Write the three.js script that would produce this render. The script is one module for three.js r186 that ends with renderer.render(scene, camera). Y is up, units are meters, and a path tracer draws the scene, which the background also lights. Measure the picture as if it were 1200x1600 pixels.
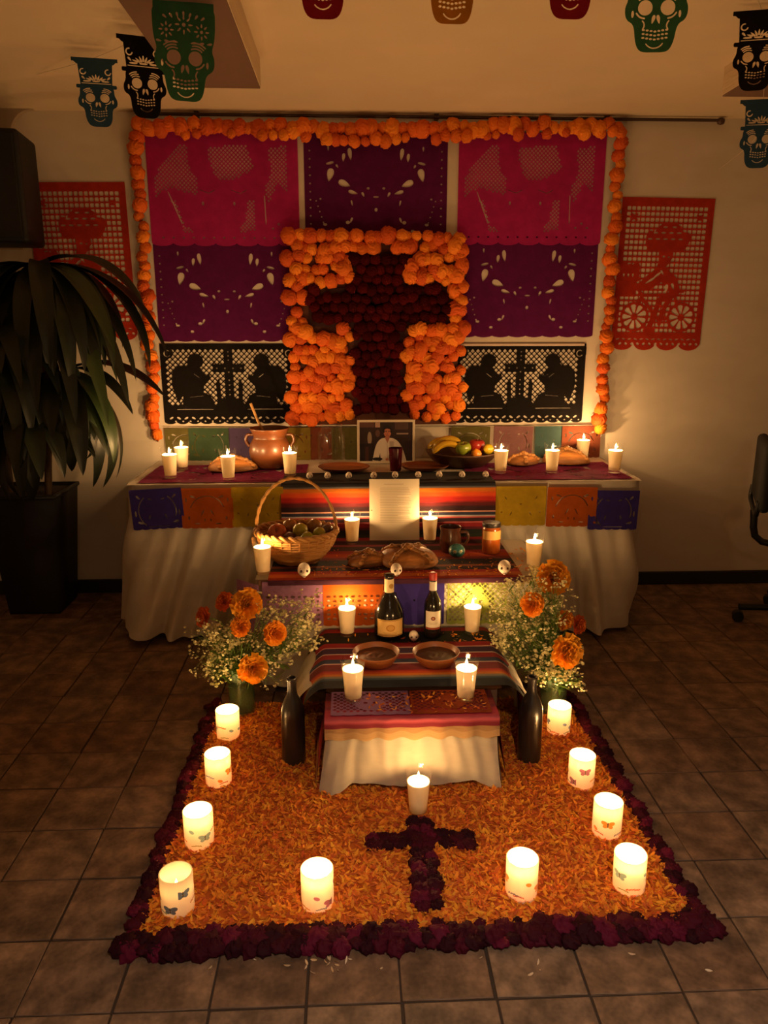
import * as THREE from 'three';
import { RoundedBoxGeometry } from 'three/addons/geometries/RoundedBoxGeometry.js';
import { mergeGeometries, mergeVertices } from 'three/addons/utils/BufferGeometryUtils.js';
import { ImprovedNoise } from 'three/addons/math/ImprovedNoise.js';

// ---------------------------------------------------------------- camera, light settings, exposure
const scene = new THREE.Scene();
const camera = new THREE.PerspectiveCamera(2 * Math.atan(800 / 1190) * 180 / Math.PI, 1200 / 1600, 0.05, 30);
camera.position.set(-0.15, 1.384, 3.87);
camera.rotation.order = 'YXZ';
camera.rotation.set(-0.2445, -0.0434, 0);
const renderer = new THREE.WebGLRenderer({ antialias: true });
renderer.toneMapping = THREE.LinearToneMapping;
renderer.toneMappingExposure = 1.0;
renderer.shadowMap.enabled = true;
scene.background = new THREE.Color(0x000000);
const FLAME_COLOR = new THREE.Color().setRGB(1, 0.55, 0.205);
const FLAME_CD = 0.25;            // candela of one candle
const SPOT_CD = 10;              // ceiling spotlight above the bare tiles
const ROOM_LAMP_CD = 0.5;         // dim ceiling lamp further back in the room, behind the camera

// ---------------------------------------------------------------- helpers
let seed = 20231102;
const rnd = () => { seed = (seed * 1664525 + 1013904223) >>> 0; return seed / 4294967296; };
const rr = (a, b) => a + (b - a) * rnd();
const noise = new ImprovedNoise();
const V = (x, y, z) => new THREE.Vector3(x, y, z);
const used = {};
function numbered(n) { const k = used[n] || 0; used[n] = k + 1; return k ? `${n}_${String(k).padStart(3, '0')}` : n; }
function tag(o, label, category, group, kind) {
  if (label) o.userData.label = label;
  if (category) o.userData.category = category;
  if (group) o.userData.group = group;
  if (kind) o.userData.kind = kind;
  return o;
}
function thing(name, label, category, [x, y, z] = [0, 0, 0], turn = 0, group) {
  const o = new THREE.Group(); o.name = numbered(name); scene.add(o);
  o.position.set(x, y, z); o.rotation.y = turn;
  return tag(o, label, category, group);
}
function part(name, geo, mat, parent) {
  const m = new THREE.Mesh(geo, mat); m.name = name; m.castShadow = m.receiveShadow = true; parent.add(m); return m;
}
function solo(name, geo, mat, label, category, group) {       // a thing that is one mesh
  const m = part(numbered(name), geo, mat, scene); return tag(m, label, category, group);
}
function struct(name, geo, mat) { const m = part(numbered(name), geo, mat, scene); m.userData.kind = 'structure'; return m; }
function dup(root, label, pos, turn) {
  const r = root.clone(); r.name = numbered(root.name.replace(/_\d{3}$/, '')); scene.add(r);
  r.userData = { ...root.userData }; if (label) r.userData.label = label;
  if (pos) r.position.set(...pos); if (turn !== undefined) r.rotation.y = turn;
  return r;
}
const merge = (gs) => mergeGeometries(gs.map((g) => { const a = g.index ? g.toNonIndexed() : g; for (const k of Object.keys(a.attributes)) if (!['position', 'normal', 'uv'].includes(k)) a.deleteAttribute(k); return a; }));
const box = (w, h, d, x = 0, y = 0, z = 0) => new THREE.BoxGeometry(w, h, d).translate(x, y, z);
const rbox = (w, h, d, r, x = 0, y = 0, z = 0) => new RoundedBoxGeometry(w, h, d, 2, r).translate(x, y, z);
const lathe = (pts, seg = 28) => new THREE.LatheGeometry(pts.map(([r, y]) => new THREE.Vector2(Math.max(r, 1e-4), y)), seg);
const tube = (pts, r, seg = 24, rad = 6, closed = false) => new THREE.TubeGeometry(new THREE.CatmullRomCurve3(pts, closed), seg, r, rad, closed);
// a grid surface: f(u, v) -> [x, y, z]
function sheet(nu, nv, f) {
  const p = [], uv = [], ix = [];
  for (let j = 0; j <= nv; j++) for (let i = 0; i <= nu; i++) { p.push(...f(i / nu, j / nv)); uv.push(i / nu, 1 - j / nv); }
  for (let j = 0; j < nv; j++) for (let i = 0; i < nu; i++) { const a = j * (nu + 1) + i, b = a + nu + 1; ix.push(a, b, a + 1, a + 1, b, b + 1); }
  const g = new THREE.BufferGeometry();
  g.setAttribute('position', new THREE.Float32BufferAttribute(p, 3)); g.setAttribute('uv', new THREE.Float32BufferAttribute(uv, 2)); g.setIndex(ix);
  g.computeVertexNormals(); return g;
}
const std = (color, roughness = 0.8, o = {}) => new THREE.MeshStandardMaterial({ color: new THREE.Color().setRGB(...color), roughness, ...o });
const phys = (color, roughness, o = {}) => new THREE.MeshPhysicalMaterial({ color: new THREE.Color().setRGB(...color), roughness, ...o });
function canvasTex(w, h, draw, repeat) {
  const c = document.createElement('canvas'); c.width = w; c.height = h; draw(c.getContext('2d'), w, h);
  const t = new THREE.CanvasTexture(c); t.colorSpace = THREE.SRGBColorSpace; t.anisotropy = 8;
  t.wrapS = t.wrapT = THREE.RepeatWrapping; if (repeat) t.repeat.set(...repeat);
  return t;
}
function noiseTex(n, f, srgb = true) {                       // f(x, y in 0..1) -> [r, g, b] 0..1
  const d = new Uint8Array(n * n * 4);
  for (let y = 0; y < n; y++) for (let x = 0; x < n; x++) { const c = f(x / n, y / n); d.set([c[0] * 255, c[1] * 255, c[2] * 255, 255].map((v) => Math.max(0, Math.min(255, v))), (y * n + x) * 4); }
  const t = new THREE.DataTexture(d, n, n); t.magFilter = THREE.LinearFilter; t.minFilter = THREE.LinearFilter; t.wrapS = t.wrapT = THREE.RepeatWrapping;
  if (srgb) t.colorSpace = THREE.SRGBColorSpace; t.needsUpdate = true; return t;
}
const fbm = (x, y, z, oct = 4) => { let s = 0, a = 0.5; for (let i = 0; i < oct; i++) { s += a * noise.noise(x, y, z); x *= 2; y *= 2; a *= 0.5; } return s; };

const sstep = (a, b, x) => { const t = Math.min(1, Math.max(0, (x - a) / (b - a))); return t * t * (3 - 2 * t); };

// ---------------------------------------------------------------- the room
const CEIL = 2.318;
const plasterTex = noiseTex(256, (x, y) => { const t = 0.93 + 0.07 * fbm(x * 6, y * 6, 1.3) + 0.03 * fbm(x * 40, y * 40, 4.1, 2); return [t, t * 0.985, t * 0.95]; });
const plasterBump = noiseTex(256, (x, y) => { const t = 0.5 + 0.5 * fbm(x * 14, y * 14, 7.7, 4); return [t, t, t]; }, false);
const wallMat = std([0.80, 0.73, 0.66], 0.9, { map: plasterTex, bumpMap: plasterBump, bumpScale: 0.004 });
const ceilMat = std([0.78, 0.64, 0.46], 0.9, { map: plasterTex, bumpMap: plasterBump, bumpScale: 0.003 });
const XL = -3.0, XR = 3.2, ZB = 6.0;
struct('wall_back', box(XR - XL + 0.4, CEIL + 0.2, 0.2, (XL + XR) / 2, CEIL / 2, -0.1), wallMat);
struct('wall_left', box(0.2, CEIL + 0.2, ZB, XL - 0.1, CEIL / 2, ZB / 2), wallMat);
struct('wall_right', box(0.2, CEIL + 0.2, ZB, XR + 0.1, CEIL / 2, ZB / 2), wallMat);
struct('wall_front', box(XR - XL + 0.4, CEIL + 0.2, 0.2, (XL + XR) / 2, CEIL / 2, ZB + 0.1), wallMat);
struct('ceiling', box(XR - XL + 0.4, 0.2, ZB + 0.4, (XL + XR) / 2, CEIL + 0.1, ZB / 2), ceilMat);
struct('baseboard_back', rbox(XR - XL, 0.07, 0.022, 0.004, (XL + XR) / 2, 0.035, 0.011), std([0.012, 0.009, 0.008], 0.6));
// two panels boxed down from the ceiling, brown undersides, plaster flanks
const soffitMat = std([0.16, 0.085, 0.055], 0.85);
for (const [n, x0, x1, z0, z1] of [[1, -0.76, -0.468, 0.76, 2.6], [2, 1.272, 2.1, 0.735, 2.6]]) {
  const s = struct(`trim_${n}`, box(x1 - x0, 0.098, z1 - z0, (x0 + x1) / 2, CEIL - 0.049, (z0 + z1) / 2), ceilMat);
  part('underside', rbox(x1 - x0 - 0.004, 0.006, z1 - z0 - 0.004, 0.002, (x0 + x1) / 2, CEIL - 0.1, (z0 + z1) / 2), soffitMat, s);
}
// rounded plaster corner at the upper left end of the wall
{
  const s = new THREE.Shape(); s.moveTo(0, 0); s.lineTo(-1.2, 0); s.lineTo(-1.2, -0.6); s.lineTo(-0.11, -0.6); s.lineTo(-0.11, -0.11); s.absarc(0, -0.11, 0.11, Math.PI, Math.PI / 2, true);
  const g = new THREE.ExtrudeGeometry(s, { depth: 0.03, bevelEnabled: false, curveSegments: 16 }).translate(-1.57, CEIL - 0.001, 0.0005);
  struct('trim_3', g, std([0.40, 0.30, 0.21], 0.9));
}
// floor: mortar bed with every tile laid on it
const TILE = 0.2;
const floorTop = 0;
const floor = struct('floor', box(XR - XL + 0.4, 0.1, ZB + 0.4, (XL + XR) / 2, floorTop - 0.0545, ZB / 2), std([0.045, 0.028, 0.018], 0.95));
{
  const tex = [0, 1, 2].map((k) => noiseTex(128, (x, y) => {
    const t = 0.75 + 0.55 * fbm(x * 3 + k * 9, y * 3, k * 5.1) + 0.16 * fbm(x * 18, y * 18, k + 3, 3); return [t, t * 0.97, t * 0.92];
  }));
  const tones = [[0.35, 0.225, 0.15], [0.31, 0.19, 0.125], [0.385, 0.26, 0.18], [0.33, 0.22, 0.155]];
  const mats = tones.flatMap((c, i) => tex.map((t) => std(c.map((v) => v * (0.97 + 0.02 * i)), 0.62, { map: t, bumpMap: t, bumpScale: 0.0015 })));
  const geos = [0, 1, 2, 3].map((k) => {
    const s = TILE - 0.0035 - 0.0008 * k, g = new RoundedBoxGeometry(s, 0.01, s, 1, 0.0022);
    return g.rotateY(k * Math.PI / 2);
  });
  const X0 = 0.744 + 0.0, Z0 = 1.972;                        // a tile corner found in the photograph's grid
  const rest = [];
  for (let i = -20; i < 13; i++) for (let j = -11; j < 21; j++) {
    const x = X0 + (i + 0.5) * TILE, z = Z0 + (j + 0.5) * TILE;
    if (x < XL - 0.05 || x > XR + 0.05 || z < -0.05 || z > ZB) continue;
    const d = V(x + 0.15, -1.384, z - 3.87).applyEuler(new THREE.Euler(0, 0.0434, 0)); // into the camera's heading
    const c = Math.cos(0.2445), s = Math.sin(0.2445), depth = -d.z * c - d.y * s, up = d.y * c - d.z * s;
    const seen = depth > 0.3 && Math.abs(d.x / depth) < 0.504 + 0.14 / depth && (up + 0.0) / depth > -0.672 - 0.16 / depth;
    const under = (x > -1.0 && x < 1.0 && z < 0.5) || (x > -0.5 && x < 0.5 && z > 0.9 && z < 2.25);
    if (seen && !under && depth < 4.6) {
      const m = part('floor_tile', geos[Math.floor(rnd() * 4)], mats[Math.floor(rnd() * mats.length)], floor);
      m.position.set(x + rr(-0.0015, 0.0015), floorTop - 0.005 + rr(-0.0006, 0.0), z + rr(-0.0015, 0.0015)); m.rotation.set(rr(-0.003, 0.003), rr(-0.006, 0.006), rr(-0.003, 0.003));
    } else rest.push(new THREE.BoxGeometry(TILE - 0.007, 0.01, TILE - 0.007).translate(x, floorTop - 0.005, z));
  }
  const m = part('floor_tiling', merge(rest), mats[0], floor); m.userData.kind = 'stuff';
}

// ---------------------------------------------------------------- cloth and paper colour
const LIN = (hex) => { const c = new THREE.Color(hex); return [c.r, c.g, c.b]; };
function stripes(list, w = 256, h = 1024, frac = 1) {          // list of [length, css] down the cloth; colours blend where marked '~'
  const total = list.reduce((s, a) => s + a[0], 0);
  return canvasTex(w, h, (c) => {
    let y = 0;
    const grad = c.createLinearGradient(0, 0, 0, h);
    list.forEach(([l, col, soft], i) => {
      const a = y / total, b = (y + l) / total; y += l;
      grad.addColorStop(Math.min(1, a + 0.0008), col);
      grad.addColorStop(Math.min(1, soft ? (a + b) / 2 : b), col);
    });
    c.fillStyle = grad; c.fillRect(0, 0, w, h);
    for (let k = 0; k < h; k += 2) { c.fillStyle = `rgba(0,0,0,${0.05 + 0.13 * rnd()})`; c.fillRect(0, k, w, 1); }
    for (let k = 0; k < 2600; k++) { c.fillStyle = rnd() < 0.5 ? 'rgba(0,0,0,0.13)' : 'rgba(255,255,255,0.07)'; c.fillRect(rnd() * w, rnd() * h, 6 + rnd() * 18, 1); }
  });
}
const weaveBump = noiseTex(128, (x, y) => { const t = 0.5 + 0.25 * Math.sin(x * 128 * Math.PI / 2) * Math.sin(y * 128 * Math.PI / 2) + 0.2 * fbm(x * 8, y * 8, 2.2); return [t, t, t]; }, false);
weaveBump.repeat.set(6, 6);
const linenTex = noiseTex(256, (x, y) => { const t = 0.94 + 0.05 * fbm(x * 5, y * 5, 9.3) + 0.03 * Math.sin(x * 256 * 1.57) * Math.sin(y * 256 * 1.57); return [t, t * 0.99, t * 0.96]; });
linenTex.repeat.set(2, 2);
const whiteCloth = phys([0.70, 0.66, 0.58], 0.92, { map: linenTex, bumpMap: weaveBump, bumpScale: 0.0006, sheen: 0.3, sheenRoughness: 0.6, transmission: 0.12, thickness: 0 });

const tableLinen = phys([0.76, 0.70, 0.62], 0.92, { map: linenTex, bumpMap: weaveBump, bumpScale: 0.0006, sheen: 0.2, sheenRoughness: 0.6, transmission: 0.06, thickness: 0 });

// ---------------------------------------------------------------- main table and its cloth
const TH = 0.70, TX0 = -1.12, TX1 = 1.135, TZ = 0.615;
{
  const t = thing('folding_table', 'long folding table hidden beneath the white draped cloth against the back wall', 'table', [0, 0, 0.31]);
  part('tabletop', rbox(2.18, 0.03, 0.59, 0.006, 0, TH - 0.0185, 0), std([0.35, 0.24, 0.15], 0.6), t);
  for (const sx of [-1, 1]) for (const sz of [-1, 1]) part('leg', new THREE.CylinderGeometry(0.016, 0.016, TH - 0.0335, 10).translate(sx * 1.0, (TH - 0.0335) / 2, sz * 0.23), std([0.12, 0.12, 0.12], 0.4, { metalness: 0.8 }), t);
}
{
  // perimeter of the table with rounded corners: left side, front, right side
  const R = 0.06, path = [];
  for (let k = 0; k <= 10; k++) path.push([TX0, 0.01 + (TZ - R - 0.01) * k / 10, -1, 0]);
  for (let k = 1; k < 8; k++) { const a = k / 8 * Math.PI / 2; path.push([TX0 + R - R * Math.cos(a), TZ - R + R * Math.sin(a), -Math.cos(a), Math.sin(a)]); }
  for (let k = 0; k <= 80; k++) path.push([TX0 + R + (TX1 - TX0 - 2 * R) * k / 80, TZ, 0, 1]);
  for (let k = 1; k < 8; k++) { const a = (1 - k / 8) * Math.PI / 2; path.push([TX1 - R + R * Math.cos(a), TZ - R + R * Math.sin(a), Math.cos(a), Math.sin(a)]); }
  for (let k = 10; k >= 0; k--) path.push([TX1, 0.01 + (TZ - R - 0.01) * k / 10, 1, 0]);
  const curve = new THREE.CatmullRomCurve3(path.map((p) => V(p[0], 0, p[1])), false, 'catmullrom', 0.3);
  const len = curve.getLength();
  const skirt = sheet(420, 30, (u, v) => {
    const p = curve.getPointAt(u), t = curve.getTangentAt(u), n = V(t.z, 0, -t.x).negate(); const s = u * len;
    // folds: deeper towards the hem, wide and irregular, leaning away from the middle
    const mid = Math.abs(p.x), lean = 0.22 * v * sstep(-0.3, 0.3, -p.x) - 0.22 * v * sstep(-0.3, 0.3, p.x);
    const ph = (s + lean) * 2 * Math.PI;
    let f = 0.5 + 0.32 * Math.sin(ph / 0.155 + 1.4 * noise.noise(s * 1.7, v * 0.7, 0.3)) + 0.3 * Math.sin(ph / 0.093 + 0.8 + 2 * noise.noise(s * 2.3, 1.1, v * 0.5));
    const corner = Math.exp(-(((mid - 1.08) / 0.16) ** 2)) * (p.z > 0.2 ? 1 : 0.5);
    const amp = (0.008 + 0.082 * v ** 1.4) * Math.min(1, v * 6) * (p.z > TZ - 0.01 && mid < 0.42 ? 0.25 : 1);
    const off = 0.006 + amp * f + 0.03 * v ** 1.5 * corner + 0.01 * v;
    const hem = 0.012 + 0.03 * Math.max(0, noise.noise(s * 2.1, 5.5, 0));
    // left corner falls as a soft fan, right corner swings back in towards the floor
    const y = TH + 0.002 - v * (TH - hem) ;
    const inn = p.x > 0 ? -0.09 * v ** 2 * sstep(0.45, 1.1, p.x) : 0.02 * v ** 2 * sstep(0.6, 1.1, -p.x);
    return [p.x + n.x * off + inn, y, Math.max(0.008, p.z + n.z * off)];
  });
  const top = sheet(120, 30, (u, v) => { const x = TX0 + u * (TX1 - TX0), z = 0.01 + v * (TZ - 0.01); return [x, TH + 0.002 + 0.0015 * noise.noise(x * 5, z * 5, 0), z]; });
  const t = thing('tablecloth', 'white cloth draped in folds over the long table, down to the tiled floor', 'tablecloth');
  part('cloth_top', top, tableLinen, t);
  part('cloth_skirt', skirt, tableLinen, t);
}

// ---------------------------------------------------------------- the stepped base in front of the table
const H2 = 0.465, H3 = 0.262, HS = 0.245;
const wood = std([0.26, 0.15, 0.08], 0.7);
function bench(name, label, x0, x1, z0, z1, h) {
  const t = thing(name, label, 'bench', [(x0 + x1) / 2, 0, (z0 + z1) / 2]);
  part('seat_board', rbox(x1 - x0, 0.025, z1 - z0, 0.004, 0, h - 0.0125, 0), wood, t);
  for (const sx of [-1, 1]) for (const sz of [-1, 1]) part('leg', box(0.035, h - 0.025, 0.035, sx * ((x1 - x0) / 2 - 0.03), (h - 0.025) / 2, sz * ((z1 - z0) / 2 - 0.03)), wood, t);
}
bench('bench', 'tall wooden bench under the cloths that carries the bread and fruit basket', -0.50, 0.58, 0.745, 1.18, H2 - 0.008);
bench('bench', 'low wooden bench under the striped blanket that carries the wine bottles and clay bowls', -0.24, 0.33, 1.215, 1.63, H3 - 0.008);
bench('footstool', 'small wooden stool under the short white cloth at the front of the altar', -0.205, 0.255, 1.675, 1.805, HS - 0.010);
// white cloth over the tall bench
function skirtCloth(x0, x1, z0, z1, h, hem, amp, fl, sides) {
  const c = 0.03, pts = [V(x0, 0, z0), V(x0, 0, z1 - c), V(x0 + c, 0, z1), V(x1 - c, 0, z1), V(x1, 0, z1 - c), V(x1, 0, z0)];
  const curve = new THREE.CurvePath(); for (let k = 0; k < 5; k++) curve.add(new THREE.LineCurve3(pts[k], pts[k + 1]));
  const len = curve.getLength();
  const cx = (x0 + x1) / 2;
  return sheet(160, 16, (u, v) => {
    const p = curve.getPoint(u), s = u * len;
    const nx = p.x < x0 + 0.002 ? -1 : p.x > x1 - 0.002 ? 1 : 0, nz = p.z > z1 - 0.002 ? 1 : 0;
    const k = nx && nz ? 0.7 : (nx || nz) ? 1 : 0.7, dx = nx || (p.z > z1 - c && (p.x - cx > 0 ? p.x > x1 - c : p.x < x0 + c) ? Math.sign(p.x - cx) * 0.7 : 0), dz = nz || (p.z > z1 - c ? 0.7 : 0);
    const f = 0.5 + 0.5 * Math.sin(s * 2 * Math.PI / 0.085 + 2 * noise.noise(s * 3, v, 0.4));
    const off = 0.003 + amp * v * f + fl * v;
    return [p.x + dx * k * off, h - v * (h - hem(p, s)), p.z + dz * k * off];
  });
}
{
  const t = thing('bench_cloth', 'plain white cloth over the tall bench, bare at both ends beside the striped runner', 'cloth');
  part('cloth_top', sheet(40, 24, (u, v) => [-0.51 + 1.10 * u, H2 - 0.004 + 0.001 * noise.noise(u * 9, v * 9, 1), 0.70 + 0.485 * v]), whiteCloth, t);
  part('cloth_skirt', skirtCloth(-0.51, 0.59, 0.70, 1.160, H2 - 0.0042, (p, s) => 0.03 + 0.02 * noise.noise(s * 4, 2, 0), 0.012, 0.012), whiteCloth, t);
}
// striped runner: black band of the table top, down the table front, along the tall bench, short fall over its edge
const runnerTex = stripes([
  [24, '#0d0a10'],
  ...[[2.2, '#3a3d49'], [1.0, '#6d6a70'], [3.2, '#e07a12', 1], [2.8, '#e8500f', 1], [3.4, '#c01b12', 1], [2.6, '#5d0914', 1], [2.4, '#2a0612'], [0.9, '#d99a86'], [2.0, '#262b45'], [0.9, '#b8b0b4'], [0.9, '#c44d4d'], [2.3, '#2a0b1a'], [0.9, '#b3585a'], [2.5, '#8f1320'], [1.6, '#5b0a20'], [3.2, '#121a18'], [3.0, '#1d2a1c']].map(([l, ...r]) => [l * 0.7, ...r]),
  [4.5, '#8c1a1c', 1], [5, '#2b0d18'], [3, '#7a2434'], [6, '#2a1014'], [5, '#8a1d16', 1], [5.5, '#b24212', 1], [2, '#701a1a'], [7, '#1a0f16'], [2.5, '#8a4a2a'], [4, '#25101c'], [4, '#a31a12', 1], [3, '#c4600f'], [1.5, '#a0301a'], [2, '#4a1636'],
]);
const cloth = (map) => phys([0.92, 0.92, 0.92], 0.9, { map, bumpMap: weaveBump, bumpScale: 0.0008, sheen: 0.25, sheenRoughness: 0.6 });
const runnerX0 = -0.455, runnerX1 = 0.478;
{
  // profile (z, y) with arc length
  const prof = [[0.40, TH + 0.0065], [0.60, TH + 0.0065], [0.632, TH + 0.005], [0.648, TH - 0.012], [0.652, TH - 0.06], [0.655, 0.56], [0.658, H2 + 0.03], [0.672, H2 + 0.008], [0.71, H2 + 0.003], [0.9, H2 + 0.0025], [1.185, H2 + 0.0025], [1.203, H2 - 0.002], [1.207, H2 - 0.022]];
  const pc = new THREE.CatmullRomCurve3(prof.map(([z, y]) => V(0, y, z)), false, 'catmullrom', 0.15);
  const g = sheet(90, 150, (u, v) => {
    const p = pc.getPointAt(v), x = runnerX0 + u * (runnerX1 - runnerX0) + (p.z > 0.7 ? 0.012 * (u - 0.5) : 0);
    const wob = 0.003 * noise.noise(x * 9, v * 6, 3.3), onFront = p.y < TH - 0.02 && p.y > H2 + 0.02;
    return [x, p.y + (onFront ? 0 : 0.001 + Math.abs(wob) * 0.25), p.z + (onFront ? 0.002 + Math.abs(wob) * 2 : 0)];
  });
  solo('striped_runner', g, cloth(runnerTex), 'wide red, orange and black striped woven runner from the table top over the tall bench', 'blanket');
}
// striped blanket over the low bench, flaring down on both sides
const blanketTex = stripes([
  [3.5, '#8d1d1e'], [10, '#131a16'], [3.7, '#9c1622'], [0.8, '#d9a5a0'], [4.5, '#3a2148'], [0.8, '#d0b4b0'], [3.8, '#8c1620'], [3.2, '#1d2a4c'], [0.7, '#c7a4a4'], [5, '#6d1018'], [1.5, '#a32216', 1], [1.5, '#c84a10', 1], [1.6, '#d67a1c', 1], [1.5, '#8f8470', 1], [1.5, '#3d5360', 1], [5, '#101a24'],
]);
{
  const cx = 0.045, half = 0.295, z0 = 1.196, z1 = 1.672;
  const g = sheet(150, 80, (u, v) => {
    const z = z0 + (z1 - z0) * v, side = Math.abs(u - 0.5) * 2, sg = Math.sign(u - 0.5);
    const flat = 0.66;
    const over = 0.085 + 0.17 * Math.max(0, (v - 0.2)) / 0.8;          // how far the side hangs
    const ripple = 0.004 * noise.noise(u * 8, v * 5, 1.7);
    if (side <= flat) return [cx + sg * half * side / flat, H3 + 0.0015 + Math.abs(ripple) * 0.4, z];
    const t = (side - flat) / (1 - flat), d = t * over;
    const out = 0.080 * (1 - Math.exp(-d / 0.06)) + 0.012 * Math.sin(v * 14 + sg) * t;
    return [cx + sg * (half + 0.003 + out), H3 + 0.0015 - d * (0.72 + 0.25 * t) , z + 0.02 * t * v];
  });
  solo('striped_blanket', g, cloth(blanketTex), 'navy, red and orange striped blanket on the low bench, hanging down at both sides', 'blanket');
  const t = thing('bench_cloth', 'white cloth under the striped blanket, showing as pale tails beside the dark bottles', 'cloth');
  part('cloth_top', sheet(20, 12, (u, v) => [cx - 0.30 + 0.60 * u, H3 - 0.004, 1.21 + 0.43 * v]), whiteCloth, t);
  for (const sg of [-1, 1]) part('cloth_tail', sheet(24, 20, (u, v) => {
    const z = 1.30 + 0.30 * u, d = v, f = 0.010 * Math.sin(u * 22 + sg) * v;
    return [cx + sg * (0.296 + 0.115 * (1 - Math.exp(-d * 4.5)) + f - 0.010 * v), H3 - 0.004 - d * (H3 - 0.012), z];
  }), whiteCloth, t);
}
// small stool at the front: white cloth with a red woven strip on top
{
  const x0 = -0.232, x1 = 0.278, z0 = 1.668, z1 = 1.822;
  const t = thing('stool_cloth', 'short white cloth hanging in soft folds over the front of the small stool', 'cloth');
  const stoolLinen = phys([0.62, 0.55, 0.43], 0.92, { map: linenTex, bumpMap: weaveBump, bumpScale: 0.0006, transmission: 0.1, thickness: 0 });
  part('cloth_top', sheet(24, 10, (u, v) => [x0 + (x1 - x0) * u, HS - 0.004, z0 + (z1 - z0) * v]), stoolLinen, t);
  part('cloth_front', sheet(110, 26, (u, v) => {
    const x = x0 + (x1 - x0) * u, e = Math.min(u, 1 - u);
    const hem = 0.004 + 0.030 * Math.min(1, Math.max(0, (e - 0.05) / 0.10)) + 0.008 * Math.sin(u * 9);
    const f = 0.5 + 0.5 * Math.sin(u * 60 + 3 * noise.noise(u * 7, v * 2, 0.2));
    const pleat = 0.006 * f * Math.min(1, v * 5) * (0.4 + 0.6 * Math.exp(-v * 1.2));
    const bulge = 0.016 * Math.sin(Math.PI * Math.min(1, u * 6)) * v * (u < 0.17 ? 1.6 : 0);
    const flare = (u - 0.5) * 0.035 * v * v;
    return [x + flare - 0.012 * v * (u < 0.1 ? 1 : 0), HS - 0.004 - v * (HS - 0.004 - hem), z1 + 0.004 + pleat + bulge + 0.022 * v * v];
  }), stoolLinen, t);
  for (const sg of [-1, 1]) part('cloth_side', sheet(14, 16, (u, v) => {
    const x = sg < 0 ? x0 : x1, z = z0 + (z1 - z0) * u;
    return [x + sg * (0.003 + 0.016 * v * v + 0.006 * Math.sin(u * 9) * v), HS - 0.004 - v * (HS - 0.012), z + 0.012 * v * u];
  }), stoolLinen, t);
  const stoolTex = stripes([[9, '#5a0f1c'], [7, '#8a1420'], [4, '#7a1030', 1], [3, '#b01f35', 1], [5, '#c23048', 1], [3.2, '#d8606a', 1], [1.6, '#8a2030'], [2.4, '#b98d5a'], [3.5, '#c9a06a']]);
  const prof = [V(0, HS + 0.001, z0), V(0, HS + 0.001, z1 - 0.006), V(0, HS - 0.004, z1 + 0.009), V(0, HS - 0.025, z1 + 0.0125), V(0, HS - 0.062, z1 + 0.017)];
  const pc = new THREE.CatmullRomCurve3(prof, false, 'catmullrom', 0.2);
  const g = sheet(80, 40, (u, v) => { const p = pc.getPointAt(v); return [x0 - 0.006 + (x1 - x0 + 0.012) * u, p.y + (v > 0.85 ? 0.004 * Math.sin(u * 46) : 0), p.z + (v > 0.62 ? 0.0035 * (1 + Math.sin(u * 40 + 2 * noise.noise(u * 6, 1, 1))) * (v - 0.62) / 0.38 : 0)]; });
  const g2 = [-1, 1].map((sg) => sheet(16, 16, (u, v) => [(sg < 0 ? x0 : x1) + sg * (0.007 + 0.03 * v ** 1.4), HS + 0.001 - v * (0.17 + 0.05 * u), z0 + (z1 - z0 + 0.006) * u]));
  const r = thing('woven_strip', 'red and pink woven strip laid over the small front stool', 'cloth');
  part('strip', g, cloth(stoolTex), r);
  for (const s of g2) part('side_fall', s, cloth(stoolTex), r);
}

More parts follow.
